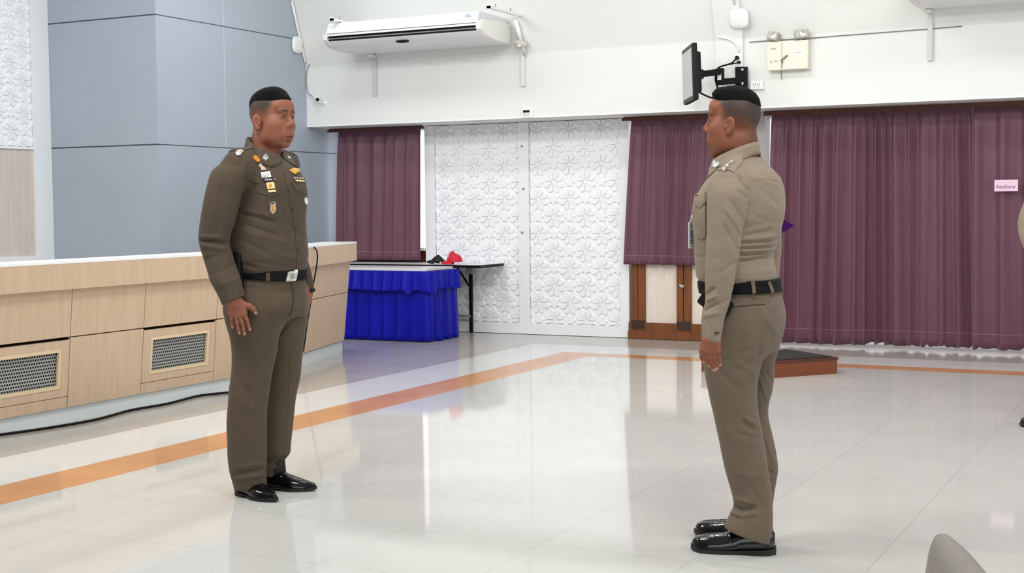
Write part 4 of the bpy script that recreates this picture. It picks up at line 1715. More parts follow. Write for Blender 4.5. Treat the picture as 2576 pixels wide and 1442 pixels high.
def khaki(name, col):
    m = mat(name, col, 0.8, var=0.05, scale=30, sheen=0.1, spec=0.2)
    nt = m.node_tree
    b = nt.nodes['Principled BSDF']
    tc = nt.nodes.new('ShaderNodeTexCoord')
    n1 = nt.nodes.new('ShaderNodeTexNoise')
    n1.inputs['Scale'].default_value = 9
    n1.inputs['Detail'].default_value = 3
    n1.inputs['Distortion'].default_value = 0.8
    mp = nt.nodes.new('ShaderNodeMapping')
    mp.inputs['Scale'].default_value = (1, 1, 1.6)
    nt.links.new(tc.outputs['Object'], mp.inputs[0])
    nt.links.new(mp.outputs[0], n1.inputs['Vector'])
    n2 = nt.nodes.new('ShaderNodeTexNoise')
    n2.inputs['Scale'].default_value = 420
    nt.links.new(tc.outputs['Object'], n2.inputs['Vector'])
    b1 = nt.nodes.new('ShaderNodeBump')
    b1.inputs['Strength'].default_value = 0.35
    b1.inputs['Distance'].default_value = 0.012
    nt.links.new(n1.outputs['Fac'], b1.inputs['Height'])
    b2 = nt.nodes.new('ShaderNodeBump')
    b2.inputs['Strength'].default_value = 0.25
    b2.inputs['Distance'].default_value = 0.001
    nt.links.new(n2.outputs['Fac'], b2.inputs['Height'])
    nt.links.new(b1.outputs[0], b2.inputs['Normal'])
    nt.links.new(b2.outputs[0], b.inputs['Normal'])
    return m


M['skin'] = mat('skin', (160, 100, 76), 0.58, attr='Col', bump=0.08, bscale=260)
M['skin'].node_tree.nodes['Principled BSDF'].inputs['Subsurface Weight'].default_value = 0.08
M['skin'].node_tree.nodes['Principled BSDF'].inputs['Subsurface Radius'].default_value = (0.01, 0.004, 0.002)
M['hair'] = mat('black_hair', (11, 10, 10), 0.65, bump=0.5, bscale=700, spec=0.12)
M['eyewhite'] = mat('eye_white', (214, 204, 196), 0.25)
M['iris'] = mat('dark_iris', (26, 16, 12), 0.15)
M['khaki1'] = khaki('khaki_cloth_dark', (82, 70, 58))
M['khaki2'] = khaki('khaki_cloth_light', (140, 125, 109))
M['khaki1t'] = khaki('khaki_trouser_dark', (86, 73, 60))
M['khaki2t'] = khaki('khaki_trouser_light', (110, 96, 82))
M['belt'] = mat('black_webbing', (12, 12, 14), 0.65, bump=0.06, bscale=500, spec=0.15)
M['patent'] = mat('black_patent_leather', (7, 7, 8), 0.14, coat=0.15, spec=0.4)
M['sole'] = mat('black_rubber_sole', (18, 18, 19), 0.6)
M['silver'] = mat('silver_badge', (226, 226, 222), 0.25, 0.7)
M['gold'] = mat('gold_badge', (214, 164, 62), 0.35, 0.35)
M['orange'] = mat('orange_enamel', (226, 142, 48), 0.4)
M['cream'] = mat('cream_enamel', (236, 216, 150), 0.45)
M['rosesilver'] = mat('rose_silver', (206, 186, 170), 0.35, 0.4)
M['buckle'] = mat('silver_buckle', (222, 220, 212), 0.3, 0.5)
M['button'] = mat('dark_button', (50, 42, 36), 0.5)
M['stitch'] = mat('dark_seam', (58, 50, 43), 0.9)


class Person:
    def __init__(s, p0, fwd, root, px):
        s.p0 = Vector(p0)
        s.b = Vector(fwd).normalized()
        s.a = Vector((s.b.y, -s.b.x, 0))
        s.root = root
        vr = Vector((s.p0.x, s.p0.y, 0)).normalized()
        s.view = vr
        s.e1 = Vector((vr.y, -vr.x, 0))
        s.sa, s.sb = s.a.dot(s.e1), s.b.dot(s.e1)
        s.px = px

    def W(s, x, y, d):
        return at_plane(x, y, s.p0 + E2 * d, E2)

    def loc(s, a, b, z):
        return s.p0 + s.a * a + s.b * b + Vector((0, 0, z))

    def st(s, rows, d, k):
        """rows of (pixel y, left x, right x[, depth, aspect]) -> loft stations"""
        out = []
        for r in rows:
            dd = r[3] if len(r) > 3 else d
            kk = r[4] if len(r) > 4 else k
            c = s.W((r[1] + r[2]) / 2, r[0], dd)
            w = (s.W(r[2], r[0], dd) - s.W(r[1], r[0], dd)).length / 2
            w *= abs(E1.dot(s.e1))
            rb = w / math.sqrt((s.sa * kk) ** 2 + s.sb ** 2)
            out.append((c.z, c.x, c.y, rb * kk, rb))
        return out

    def ab(s):
        return (s.a.x, s.a.y), (s.b.x, s.b.y)


def bvh_of(*objs):
    vs, fs = [], []
    for o in objs:
        mw = wm(o)
        off_ = len(vs)
        vs += [mw @ v.co for v in o.data.vertices]
        fs += [tuple(i + off_ for i in p.vertices) for p in o.data.polygons]
    return BVHTree.FromPolygons(vs, fs)


def applique(name, bvh, outline_px=None, th=0.002, m=None, parent=None, outline=None, rings=5, lift=0.0, dome=0.0, smooth=False):
    """a thin piece of cloth or metal following the garment under it; the outline is given as photo pixels
    (or as (origin, direction) rays) and laid onto the surface"""
    rays = [(CP, ray(x, y).normalized()) for x, y in outline_px] if outline is None else outline
    dense = []
    n = len(rays)
    for i in range(n):
        o0, d0 = rays[i]
        o1, d1 = rays[(i + 1) % n]
        for k in range(6):
            t = k / 6
            dense.append((o0.lerp(o1, t), d0.lerp(d1, t).normalized()))
    oc = sum((r[0] for r in dense), Vector()) / len(dense)
    dc = sum((r[1] for r in dense), Vector()).normalized()
    h0 = bvh.ray_cast(oc, dc)
    if h0[0] is None:
        print('applique misses', name)
        return None
    ref = (h0[0] - oc).length
    b = MB()
    top, bot = [], []
    N = len(dense)
    for r in range(rings + 1):
        q = r / rings
        for (o, d) in dense:
            oo, dd = oc.lerp(o, q), dc.lerp(d, q).normalized()
            h = bvh.ray_cast(oo, dd)
            if h[0] is None or abs((h[0] - oo).length - ref) > 0.14:
                p, nn = oo + dd * ref, -dd
            else:
                p, nn = h[0], h[1]
                if nn.dot(dd) > 0:
                    nn = -nn
            nn = (nn - dd * 0.5).normalized()
            top.append(p + nn * (th + lift + dome * (1 - q * q)))
            if r == rings:
                bot.append(p - nn * 0.003)
    b.add(top + bot, [], 0)
    for r in range(rings):
        for k in range(N):
            k2 = (k + 1) % N
            b.f.append((r * N + k, r * N + k2, (r + 1) * N + k2, (r + 1) * N + k))
            b.m.append(0)
    for k in range(N):
        k2 = (k + 1) % N
        b.f.append((rings * N + k, rings * N + k2, (rings + 1) * N + k2, (rings + 1) * N + k))
        b.m.append(0)
    o = b.build(name, m, parent, fix=False)
    bm = bmesh.new()
    bm.from_mesh(o.data)
    bmesh.ops.remove_doubles(bm, verts=bm.verts, dist=1e-6)
    bmesh.ops.recalc_face_normals(bm, faces=bm.faces)
    # outward = towards where it was laid from
    up = sum(((f.normal * f.calc_area()) for f in bm.faces if True), Vector())
    fc = max(bm.faces, key=lambda f: f.calc_area())
    bm.to_mesh(o.data)
    bm.free()
    if smooth:
        for p in o.data.polygons:
            p.use_smooth = True
        o.data.set_sharp_from_angle(angle=math.radians(35))
    return o


def strip(name, bvh, pts_px, w, th, m, parent, side=0.0):
    """a narrow band along a pixel path on the garment; w in pixels, side shifts it"""
    L = []
    n = len(pts_px)
    P2 = []
    for i in range(n - 1):
        for k in range(6):
            t = k / 6
            P2.append((pts_px[i][0] + (pts_px[i + 1][0] - pts_px[i][0]) * t, pts_px[i][1] + (pts_px[i + 1][1] - pts_px[i][1]) * t))
    P2.append(pts_px[-1])
    rows = []
    for i, (x, y) in enumerate(P2):
        q = P2[min(i + 1, len(P2) - 1)]
        p = P2[max(i - 1, 0)]
        dx, dy = q[0] - p[0], q[1] - p[1]
        l = math.hypot(dx, dy) or 1
        nx, ny = -dy / l, dx / l
        row = []
        for k, lift in ((-0.5, -0.002), (-0.5, th), (-0.17, th), (0.17, th), (0.5, th), (0.5, -0.002)):
            xx, yy = x + nx * (k * w + side), y + ny * (k * w + side)
            d = ray(xx, yy).normalized()
            h = bvh.ray_cast(CP, d)
            if h[0] is None:
                row.append(None)
                continue
            nn = h[1] if h[1].dot(d) < 0 else -h[1]
            nn = (nn - d * 0.4).normalized()
            row.append(h[0] + nn * lift)
        if all(r is not None for r in row):
            if rows and (row[2] - rows[-1][2]).length > 0.05:
                continue
            rows.append(row)
    if len(rows) < 2:
        print('strip misses', name)
        return None
    return MB().grid(rows).build(name, m, parent)


# ---------------------------------------------------------------- heads
def make_head(P, center, face, scale, skin, hair_opts, mouth_open=0.0, tilt=0.0, h=0.0027, detail=True, neck_to=None, heavy=1.0, name_hair='hair'):
    """head and neck, in a local frame (x right, y forward, z up, origin between the eyes' level); returns V,Q,colours"""
    y = Vector(face).normalized()
    x = Vector((y.y, -y.x, 0))
    z = Vector((0, 0, 1))
    R = Matrix((x, y, z)).transposed() @ Matrix.Rotation(tilt, 3, 'X')
    mo = mouth_open
    v = Vol((-0.10, -0.135, -0.25), (0.10, 0.135, 0.145), h)
    v.ell((0, -0.006, 0.038), (0.0755, 0.0875, 0.081), 0)                       # cranium
    v.ell((0, -0.036, 0.012), (0.066, 0.052, 0.072), 0.03)                       # occiput
    v.ell((0, 0.034, -0.035), (0.0675, 0.058, 0.082), 0.03)                     # face
    v.ell((0, 0.022, -0.085 - mo * .4), (0.058 * heavy, 0.058, 0.042), 0.03)     # jaw
    v.ell((0, 0.070, -0.116 - mo), (0.021, 0.018, 0.015), 0.025)                # chin
    for sx in (-1, 1):
        v.ell((sx * 0.045, 0.052, -0.035), (0.024, 0.030, 0.026), 0.03)          # cheekbone
        v.ell((sx * 0.046, 0.030, -0.078), (0.020 * heavy, 0.036, 0.034), 0.03)  # cheek
        v.ell((sx * 0.026, 0.084, 0.018), (0.022, 0.011, 0.008), 0.016)          # brow
        v.ell((sx * 0.0315, 0.097, -0.001), (0.019, 0.012, 0.0105), 0.010, 'sub')  # socket
    v.ell((0, 0.070, 0.045), (0.058, 0.024, 0.036), 0.02)                        # forehead
    v.capsule((0, 0.086, 0.006), (0, 0.1035 + hair_opts.get('nose', 0), -0.028), 0.0078, 0.0115, 0.012)     # nose bridge
    v.ell((0, 0.1025 + hair_opts.get('nose', 0), -0.034), (0.0132, 0.0120, 0.0108), 0.009)                  # nose tip
    for sx in (-1, 1):
        v.ell((sx * 0.0155, 0.0945, -0.0385), (0.0092, 0.0115, 0.0088), 0.006)   # nostril wings
        v.ell((sx * 0.0075, 0.1025, -0.0475), (0.0040, 0.0055, 0.0035), 0.003, 'sub')
        v.ell((sx * 0.0315, 0.0785, -0.0005), (0.0165, 0.0130, 0.0120), 0.006)   # eyelid bulge
        v.ell((sx * 0.0320, 0.0930, -0.0015), (0.0158, 0.0078, 0.0036), 0.0016, 'sub')  # lid slit
    v.ell((0, 0.0825, -0.074), (0.034, 0.0145, 0.026), 0.022)                    # mouth mound
    v.ell((0, 0.0915, -0.0795), (0.0262, 0.0085, 0.0052), 0.006)                 # upper lip
    v.ell((0, 0.0900 - mo * .45, -0.0910 - mo * 0.9), (0.0225, 0.0085, 0.0060), 0.006)      # lower lip
    v.ell((0, 0.0980, -0.0850 - mo * 0.5), (0.0265, 0.0090 + mo * .6, 0.0009 + mo * 0.42), 0.002, 'sub')
    v.ell((0, 0.090, -0.103 - mo), (0.017, 0.008, 0.005), 0.008, 'sub')          # under the lip
    # ears
    for sx in (-1, 1):
        c = np.array((sx * 0.0770, hair_opts.get('ear_y', -0.009), -0.024))
        Re = np.array(Matrix.Rotation(sx * 0.28, 3, 'Z') @ Matrix.Rotation(0.18, 3, 'X'))
        v.ell(c, (0.0090, 0.0200, 0.034), 0.004, R=Re)
        v.ell(c + np.array((sx * 0.0065, 0.006, 0.004)), (0.0060, 0.0105, 0.0215), 0.003, 'sub', R=Re)
        v.ell(c + np.array((sx * 0.002, 0.0135, -0.006)), (0.005, 0.0048, 0.008), 0.004)    # tragus
        v.ell(c + np.array((-sx * 0.001, 0.004, -0.026)), (0.0065, 0.010, 0.010), 0.005)    # lobe
    nl = neck_to if neck_to is not None else (0, -0.040, -0.235)
    v.capsule((0, -0.026, -0.080), nl, 0.0560 * heavy, 0.0640 * heavy, 0.022)
    v.ell((0, -0.050, -0.080), (0.048, 0.030, 0.055), 0.025)                     # nape
    V, Q = v.mesh()
    V = relax(V, Q, 1, 0.4)
    # albedo: skin, lips, stubble, clipped sides
    X, Y, Z = V[:, 0], V[:, 1], V[:, 2]
    base = np.array(lin(skin))
    C = np.tile(base, (len(V), 1))

    def mix(w, c):
        nonlocal C
        w = np.clip(w, 0, 1)[:, None]
        C = C * (1 - w) + np.array(lin(c)) * w
    sst = lambda e0, e1, t: np.clip((t - e0) / (e1 - e0), 0, 1) ** 2 * (3 - 2 * np.clip((t - e0) / (e1 - e0), 0, 1))
    red = np.exp(-((np.abs(X) - 0.04) / 0.02) ** 2 - ((Z + 0.045) / 0.03) ** 2 - ((Y - 0.07) / 0.04) ** 2)
    mix(0.25 * red, tuple(min(255, int(c * k)) for c, k in zip(skin, (1.08, 0.86, 0.80))))
    lips = np.exp(-(X / 0.024) ** 4 - ((Z + 0.0855 + mo * .5) / (0.0105 + mo * .55)) ** 4) * (Y > 0.084)
    mix(0.75 * lips, tuple(int(c * k) for c, k in zip(skin, (0.86, 0.66, 0.66))))
    slit = np.exp(-(X / 0.026) ** 4 - ((Z + 0.085 + mo * .5) / (0.0015 + mo * .42)) ** 4) * (Y > 0.08) * (Y < (0.0940 + mo))
    mix(0.8 * slit, (52, 24, 20))
    brow = np.zeros(len(V))
    for sx in (-1, 1):
        bx = (sx * X - 0.032)
        bz = Z - (0.0205 + 0.004 * np.cos(bx / 0.02) - 0.004 * (bx / 0.02) ** 2 * (bx > 0))
        brow = np.maximum(brow, np.exp(-(bx / 0.0205) ** 6 - (bz / (0.0052 - 0.0014 * np.clip(bx / 0.02, -1, 1))) ** 4) * (Y > 0.045))
        lash = np.exp(-((sx * X - 0.032) / 0.0165) ** 6 - ((Z - 0.0030) / 0.0020) ** 2) * (Y > 0.07)
        mix(0.75 * lash, (34, 22, 18))
    mix(0.95 * brow, (30, 22, 19))
    side = sst(hair_opts['fz0'], hair_opts['fz1'], Z + 0.28 * np.clip(-Y - 0.02, 0, 1)) * sst(0.055, 0.022, Y - 0.25 * np.clip(Z - .03, 0, 1))
    rear = sst(-0.045, -0.078, Y) * sst(-0.125, -0.08, Z)
    top = sst(hair_opts['zl'] - 0.046, hair_opts['zl'] + 0.002, Z) * sst(0.058, 0.030, Y)
    mix(0.92 * top, (27, 22, 20))
    mix(0.80 * rear * hair_opts.get('rear', 1), (30, 25, 23))
    ey = hair_opts.get('ear_y', -0.009)
    ear = (np.abs(X) > 0.0765) & (Y > ey - 0.036) & (Y < ey + 0.03) & (Z < 0.014)
    mix(hair_opts['fade'] * side * ~ear, hair_opts['fcol'])
    if hair_opts.get('line'):
        # the clipper line left behind the ear
        nape = sst(-0.0, -0.012, Z + 0.0 - 0.16 * (Y + 0.02) ) * sst(-0.03, -0.05, Y)
        mix(0.55 * nape, tuple(int(c * 0.86) for c in skin))
    beard = np.exp(-((Z + 0.105 + mo) / 0.018) ** 2 - (X / 0.035) ** 2) * (Y > 0.04)
    mix(0.18 * beard, (70, 50, 42))
    sc_ = scale
    T = lambda A: (np.asarray(A) * sc_) @ np.array(R).T + np.array(center)
    Vw = T(V)
    # ---- hair: a close cap over the crown, thin at its edge
    hv = Vol((-0.10, -0.13, 0.0), (0.10, 0.14, 0.16), 0.0026)
    g = hair_opts['thick']
    hv.ell((0, -0.006, 0.038), (0.0755, 0.0875, 0.081), 0)
    hv.ell((0, -0.036, 0.012), (0.066, 0.052, 0.072), 0.03)
    hv.ell((0, 0.070, 0.045), (0.058, 0.024, 0.036), 0.02)
    x_, y_, z_ = hv.pts((slice(None),) * 3)
    zl = hair_opts['zl'] - hair_opts['back'] * np.clip(-y_ - 0.045, 0, 1) + hair_opts.get('front', 0.0) * np.clip(y_ - 0.055, 0, 1)
    up_ = np.clip((z_ - zl) / hair_opts.get('ramp', 0.042), 0, 1)
    th = 0.0008 + g * up_ ** 0.95 * (0.55 + 0.45 * np.clip((y_ + 0.02) / 0.06, 0, 1))
    th = th + hair_opts.get('tuft', 0) * np.clip((y_ - 0.035) / 0.03, 0, 1) * np.clip((z_ - zl - 0.004) / 0.016, 0, 1)
    flat_ = hair_opts.get('flat')
    hv.F = hv.F - th.astype(np.float32)
    if flat_:
        hv.F = np.maximum(hv.F, (z_ - flat_ + 0.10 * np.clip(-y_ - 0.03, 0, 1)).astype(np.float32))
    hv.F = np.maximum(hv.F, (zl - z_).astype(np.float32))
    s1 = np.sin(x_ * 620 + 40 * y_) * np.sin(y_ * 260 + 90 * x_) * np.sin(z_ * 330 + 30 * x_)
    hv.F = hv.F + (0.0005 * s1 * up_).astype(np.float32)
    hV, hQ = hv.mesh()
    hV = hV + vnormals(hV, hQ) * RNG.normal(0, 0.0004, len(hV))[:, None]
    return Vw, Q, C, T(hV), hQ, T, R


def add_eyes(P, T, R, scale, parent, gaze=0.0):
    for sx in (-1, 1):
        c = Vector(T([(sx * 0.0315, 0.0775, -0.0015)])[0])
        b = MB()
        P_ = []
        rr = 0.0118 * scale
        for i in range(9):
            th = PI * i / 8
            P_.append([c + (R @ Vector((math.sin(th) * math.cos(2 * PI * k / 16), math.cos(th), math.sin(th) * math.sin(2 * PI * k / 16)))) * max(rr, 1e-5) for k in range(16)])
        b.grid(P_, closed=True)
        e = b.build('eye', M['eyewhite'], parent, smooth=True)
        b = MB()
        dr = (R @ Vector((gaze, 1, 0.0))).normalized()
        b.lathe([(0.0062 * scale, -0.0012), (0.0050 * scale, 0.0006), (0.001, 0.0014)], c + dr * rr * 0.885, dr, 18)
        b.build('iris', M['iris'], e, smooth=True)


# ---------------------------------------------------------------- hands
def make_hand(P, wrist, fingers, thumb, nrm, skin, palm_r=0.0135, fr=0.0112, h=0.0019, arm=None, arm_r=0.030):
    """fingers: chains of points from knuckle to tip; nrm: outward normal of the back of the hand"""
    allp = [wrist] + [p for f in fingers for p in f] + list(thumb)
    lo = np.min([tuple(p) for p in allp], axis=0) - 0.03
    hi = np.max([tuple(p) for p in allp], axis=0) + 0.03
    if arm is not None:
        hi = np.maximum(hi, np.array(arm) + 0.035)
        lo = np.minimum(lo, np.array(arm) - 0.035)
    v = Vol(lo, hi, h)
    n = np.array(nrm)
    if arm is not None:
        v.capsule(arm, wrist, arm_r, arm_r * 0.93, 0, flat=(n, 0.78))
    mk = np.mean([tuple(f[0]) for f in fingers], axis=0)
    for i, f in enumerate(fingers):
        v.capsule(np.array(wrist) + (np.array(f[0]) - mk) * 0.8, f[0], 0.0175, palm_r, 0.012)
    for a, b in zip(fingers[:-1], fingers[1:]):
        v.capsule(a[0], b[0], palm_r * 0.92, palm_r * 0.92, 0.008)
    m = [np.array(wrist) * 0.45 + np.array(f[0]) * 0.55 for f in fingers]
    v.capsule(m[0], m[-1], 0.0145, 0.0135, 0.014)
    v.capsule(wrist, thumb[0], 0.0185, 0.0155, 0.012)
    v.capsule(thumb[0], fingers[0][0], 0.0125, 0.011, 0.014)
    rr = [1.0, 1.06, 1.0, 0.86]
    tips = []
    for i, f in enumerate(fingers):
        r0 = fr * rr[min(i, 3)]
        rad = [r0 * 1.15, r0 * 1.02, r0 * 0.92, r0 * 0.80]
        for j in range(len(f) - 1):
            v.capsule(f[j], f[j + 1], rad[j], rad[j + 1], 0.0028)
        for j in (1, 2):
            v.ell(np.array(f[j]) + n * r0 * 0.25, [r0 * 0.92] * 3, 0.003)
        v.ell(np.array(f[0]) + n * 0.003, [palm_r * 0.85] * 3, 0.006)
        d = np.array(f[-1]) - np.array(f[-2])
        d /= np.linalg.norm(d)
        tips.append((np.array(f[-1]) + n * r0 * 0.80 + d * 0.001, d))
    tr = [0.0150, 0.0125, 0.0105, 0.0088]
    for j in range(len(thumb) - 1):
        v.capsule(thumb[j], thumb[j + 1], tr[j], tr[j + 1], 0.005)
    d = np.array(thumb[-1]) - np.array(thumb[-2])
    d /= np.linalg.norm(d)
    tips.append((np.array(thumb[-1]) + n * 0.0072, d))
    V, Q = v.mesh()
    V = relax(V, Q, 1, 0.35)
    base = np.array(lin(skin))
    C = np.tile(base, (len(V), 1))
    for (t, d) in tips:
        q = V - t
        al = q @ d
        w = np.exp(-(al / 0.0075) ** 4 - (np.linalg.norm(q - np.outer(al, d), axis=1) / 0.0066) ** 4)[:, None]
        C = C * (1 - 0.9 * w) + np.array(lin((196, 150, 130))) * 0.9 * w
    for f in fingers:
        for j in (0, 1, 2):
            q = np.linalg.norm(V - (np.array(f[j]) + n * 0.007), axis=1)
            w = np.exp(-(q / 0.006) ** 2)[:, None]
            C = C * (1 - 0.3 * w) + base * 0.6 * 0.3 * w
    return V, Q, C


def join(parts):
    V, Q, C, o = [], [], [], 0
    for v, q, c in parts:
        V.append(v)
        Q.append(q + o)
        C.append(c)
        o += len(v)
    return np.concatenate(V), np.concatenate(Q), np.concatenate(C)


# ---------------------------------------------------------------- cloth folds
def crease(V, N, c, axis, L, wd, amp, across=None):
    """a soft ridge or groove: centred at c, running along axis for length L, width wd, signed height amp"""
    c, ax = np.array(c), np.array(axis, float)
    ax /= np.linalg.norm(ax)
    q = V - c
    al = q @ ax
    r = q - np.outer(al, ax)
    # distance across, measured within the surface
    rn = r - N * np.sum(r * N, 1)[:, None]
    d = np.linalg.norm(rn, axis=1)
    near = np.exp(-(np.linalg.norm(q, axis=1) / (L * 1.6)) ** 4)
    return amp * np.exp(-(al / L) ** 2 - (d / wd) ** 2) * near


def make_shoe(name, ankle, d, L, w, hgt, parent, pointed=True, heel=0.018, loafer=False):
    """ankle: ground point under the ankle; d: toe direction"""
    d = Vector(d).normalized()
    s = Vector((d.y, -d.x, 0))
    o = Vector(ankle) - d * L * 0.27
    o.z = 0
    if pointed:
        prof = [(0.0, .30, .050), (.03, .62, .062), (.10, .80, .070), (.25, .82, .074), (.40, .80, .070), (.52, .92, .058), (.64, 1.0, .047), (.76, .84, .040), (.86, .58, .033), (.94, .33, .026), (.985, .2, .019), (1.0, .10, .012)]
    else:
        prof = [(0.0, .35, .052), (.03, .68, .064), (.10, .86, .072), (.25, .88, .074), (.40, .86, .070), (.52, .94, .060), (.66, 1.0, .052), (.78, 1.0, .048), (.88, .90, .043), (.95, .70, .034), (.985, .48, .024), (1.0, .25, .014)]
    # resample smoothly
    T_ = np.array([p[0] for p in prof])
    tt = np.linspace(0, 1, 45)
    ww = np.interp(tt, T_, [p[1] for p in prof])
    hh = np.interp(tt, T_, [p[2] for p in prof])
    for _ in range(2):
        ww[1:-1] = (ww[:-2] + 2 * ww[1:-1] + ww[2:]) / 4
        hh[1:-1] = (hh[:-2] + 2 * hh[1:-1] + hh[2:]) / 4
    base = 0.010 if pointed else 0.012
    rows = []
    for t, wv, hv in zip(tt, ww, hh):
        lift = base + heel * max(0, 1 - t / 0.45) * 0.5 + 0.010 * max(0, (t - 0.82) / 0.18) ** 2
        row = []
        for k in range(25):
            an = PI * k / 24
            cx, sx = math.cos(an), math.sin(an)
            e = 0.72
            x = wv * w / 2 * math.copysign(abs(cx) ** e, cx)
            z = hv * (hgt / 0.074) * abs(sx) ** (0.9 if t > 0.45 else 0.7)
            # creases over the vamp
            if 0.45 < t < 0.72:
                z += 0.0016 * math.sin((t + 0.03 * cx) * 130) * abs(sx)
            if loafer and 0.5 < t < 0.97:
                rr = abs(cx)
                z += 0.003 * math.exp(-((rr - 0.55) / 0.08) ** 2)
            row.append(o + d * (t * L) + s * x + Vector((0, 0, lift + z)))
        rows.append(row)
    b = MB().grid(rows)
    n = 25
    b.f += [tuple(range(n)), tuple(44 * n + k for k in range(n))]
    b.m += [0, 0]
    b.f += [tuple(i * n for i in range(45)) + tuple(i * n + n - 1 for i in range(44, -1, -1))]
    b.m += [0]
    sh = b.build(name, M['patent'], parent, smooth=True)
    # sole and heel
    b = MB()
    top, bot = [], []
    for i, (t, wv) in enumerate(zip(tt, ww)):
        top.append((t, wv * w / 2 + 0.004))
    P1, P2, P3, P4 = [], [], [], []
    for t, x in top:
        lift = base + heel * max(0, 1 - t / 0.45) * 0.5 + 0.010 * max(0, (t - 0.82) / 0.18) ** 2
        low = 0.0 if t < 0.30 else (0.010 * max(0, min(1, (t - 0.30) / 0.03)) * max(0, 1 - (t - 0.33) / 0.2) if pointed or not loafer else 0.0)
        low = max(low, 0.008 * max(0, (t - 0.85) / 0.15))
        q = o + d * (t * L + (0.004 if t > .98 else (-0.004 if t < 0.01 else 0)))
        P1.append(q + s * x + Vector((0, 0, lift + 0.003)))
        P2.append(q - s * x + Vector((0, 0, lift + 0.003)))
        P3.append(q - s * x + Vector((0, 0, low)))
        P4.append(q + s * x + Vector((0, 0, low)))
    b.grid([P1, P2, P3, P4, P1])
    m_ = len(P1)
    b.f += [(0, m_, 2 * m_, 3 * m_), (m_ - 1, 2 * m_ - 1, 3 * m_ - 1, 4 * m_ - 1)]
    b.m += [0, 0]
    b.build('sole', M['sole'], sh)
    if loafer:
        b = MB()
        rows2 = []
        for t in (0.50, 0.535, 0.57):
            i = int(t * 44)
            rows2.append([rows[i][k] + Vector((0, 0, 0.0025)) + (rows[i][k] - (o + d * (t * L))).normalized() * 0.001 for k in range(3, 22)])
        b.grid(rows2)
        b.build('strap', M['patent'], sh, smooth=True, solid=0.003)
        b = MB()
        c = rows[int(0.535 * 44)][12] + Vector((0, 0, 0.005))
        b.box(c, (0.012, 0.03, 0.003), Matrix((d, s, Vector((0, 0, 1)))).transposed())
        b.build('buckle', M['silver'], sh, bevel=0.001)
    return sh


def make_collar(P, bvh, c, ra, rb, tilt_back, stand, leaf_back, leaf_tip, m, parent, open_deg=9, out_back=0.012, out_tip=0.045, tip_at=30):
    """shirt collar: a standing band folded down into two pointed leaves; c = centre of its top ring"""
    a, b = P.a, P.b
    rows = [[] for _ in range(7)]
    n = 81
    for i in range(n):
        deg = open_deg + (360 - 2 * open_deg) * i / (n - 1)       # 0 = front
        ph = math.radians(deg)
        f = math.cos(ph)
        rad = a * (math.sin(ph) * ra) + b * (f * rb)
        out = rad.normalized()
        q = min(deg, 360 - deg)                                   # degrees from the opening
        # leaf: longest at its point (tip_at), cut back steeply to the notch, shorter round the back
        if q < tip_at:
            k = 0.30 + 0.70 * (q - open_deg) / (tip_at - open_deg)
            tipw = 1.0
        else:
            tipw = math.exp(-((q - tip_at) / 38) ** 2)
            k = 1
        ln = (leaf_back + (leaf_tip - leaf_back) * tipw) * k
        o_ = out_back + (out_tip - out_back) * tipw * k
        top = c + rad - Vector((0, 0, tilt_back * f))
        rows[0].append(top - out * 0.004 - Vector((0, 0, stand)))
        rows[1].append(top - out * 0.002 - Vector((0, 0, stand * 0.4)))
        rows[2].append(top)
        rows[3].append(top + out * 0.005 + Vector((0, 0, 0.0005)))
        for j, t in ((4, 0.35), (5, 0.7), (6, 1.0)):
            p = top + out * (0.006 + o_ * t) + Vector((0, 0, -ln * t))
            # drape: never inside the shirt
            o0 = Vector((c.x, c.y, p.z))
            dr = Vector((p.x - c.x, p.y - c.y, 0))
            r_ = dr.length
            dr.normalize()
            h = bvh.ray_cast(o0 + dr * 0.22, -dr, 0.22)
            if h[0] is not None:
                rs = (h[0] - o0).length
                if rs < 0.20 and r_ < rs + 0.004 and rs - r_ < 0.07:
                    p = o0 + dr * (rs + 0.0045)
            rows[j].append(p)
    return MB().grid(rows).build('collar', m, parent, smooth=True, solid=0.004, fix=False)
CAMN = np.array(CP)
_M3 = np.array([list(CR), list(CU), list(CF)])


def project(V):
    q = (V - CAMN) @ _M3.T
    return np.stack([1288 + F_PX * q[:, 0] / q[:, 2], 721 - F_PX * q[:, 1] / q[:, 2]], 1)


def fold(V, Q, P, items):
    """sculpt ridges (+) and grooves (-): items (x0,y0,x1,y1,width px,height mm,depth,depth tolerance)"""
    N = vnormals(V, Q)
    px = project(V)
    dep = (V - np.array(P.p0)) @ np.array(E2)
    vd = V - CAMN
    vd /= np.linalg.norm(vd, axis=1, keepdims=True)
    face = np.clip(-np.sum(N * vd, 1) * 2.5, 0, 1)
    D = np.zeros(len(V))
    for it in items:
        x0, y0, x1, y1, w, amp = it[:6]
        dc, dt = (it[6], it[7]) if len(it) > 6 else (0, 9)
        L = max(math.hypot(x1 - x0, y1 - y0), 1e-6)
        ux, uy = (x1 - x0) / L, (y1 - y0) / L
        qx, qy = px[:, 0] - x0, px[:, 1] - y0
        al = (qx * ux + qy * uy) / L
        ds = (-qx * uy + qy * ux)
        taper = np.clip(np.minimum(al + 0.12, 1.12 - al) / 0.3, 0, 1)
        m = np.clip(1.5 - np.abs(dep - dc) / dt, 0, 1)
        D += amp * 0.0018 * np.exp(-(ds / (w * 0.85)) ** 2) * taper * face * m
    return V + N * D[:, None]


def ripples(V, Q, P, amp, seed):
    """gentle overall unevenness of worn cloth"""
    rs = np.random.default_rng(seed)
    N = vnormals(V, Q)
    D = np.zeros(len(V))
    for _ in range(16):
        k = rs.normal(0, 1, 3) * np.array([14, 14, 22])
        D += np.sin(V @ k + rs.uniform(0, 6.3))
    return V + N * (amp * D / 4)[:, None]


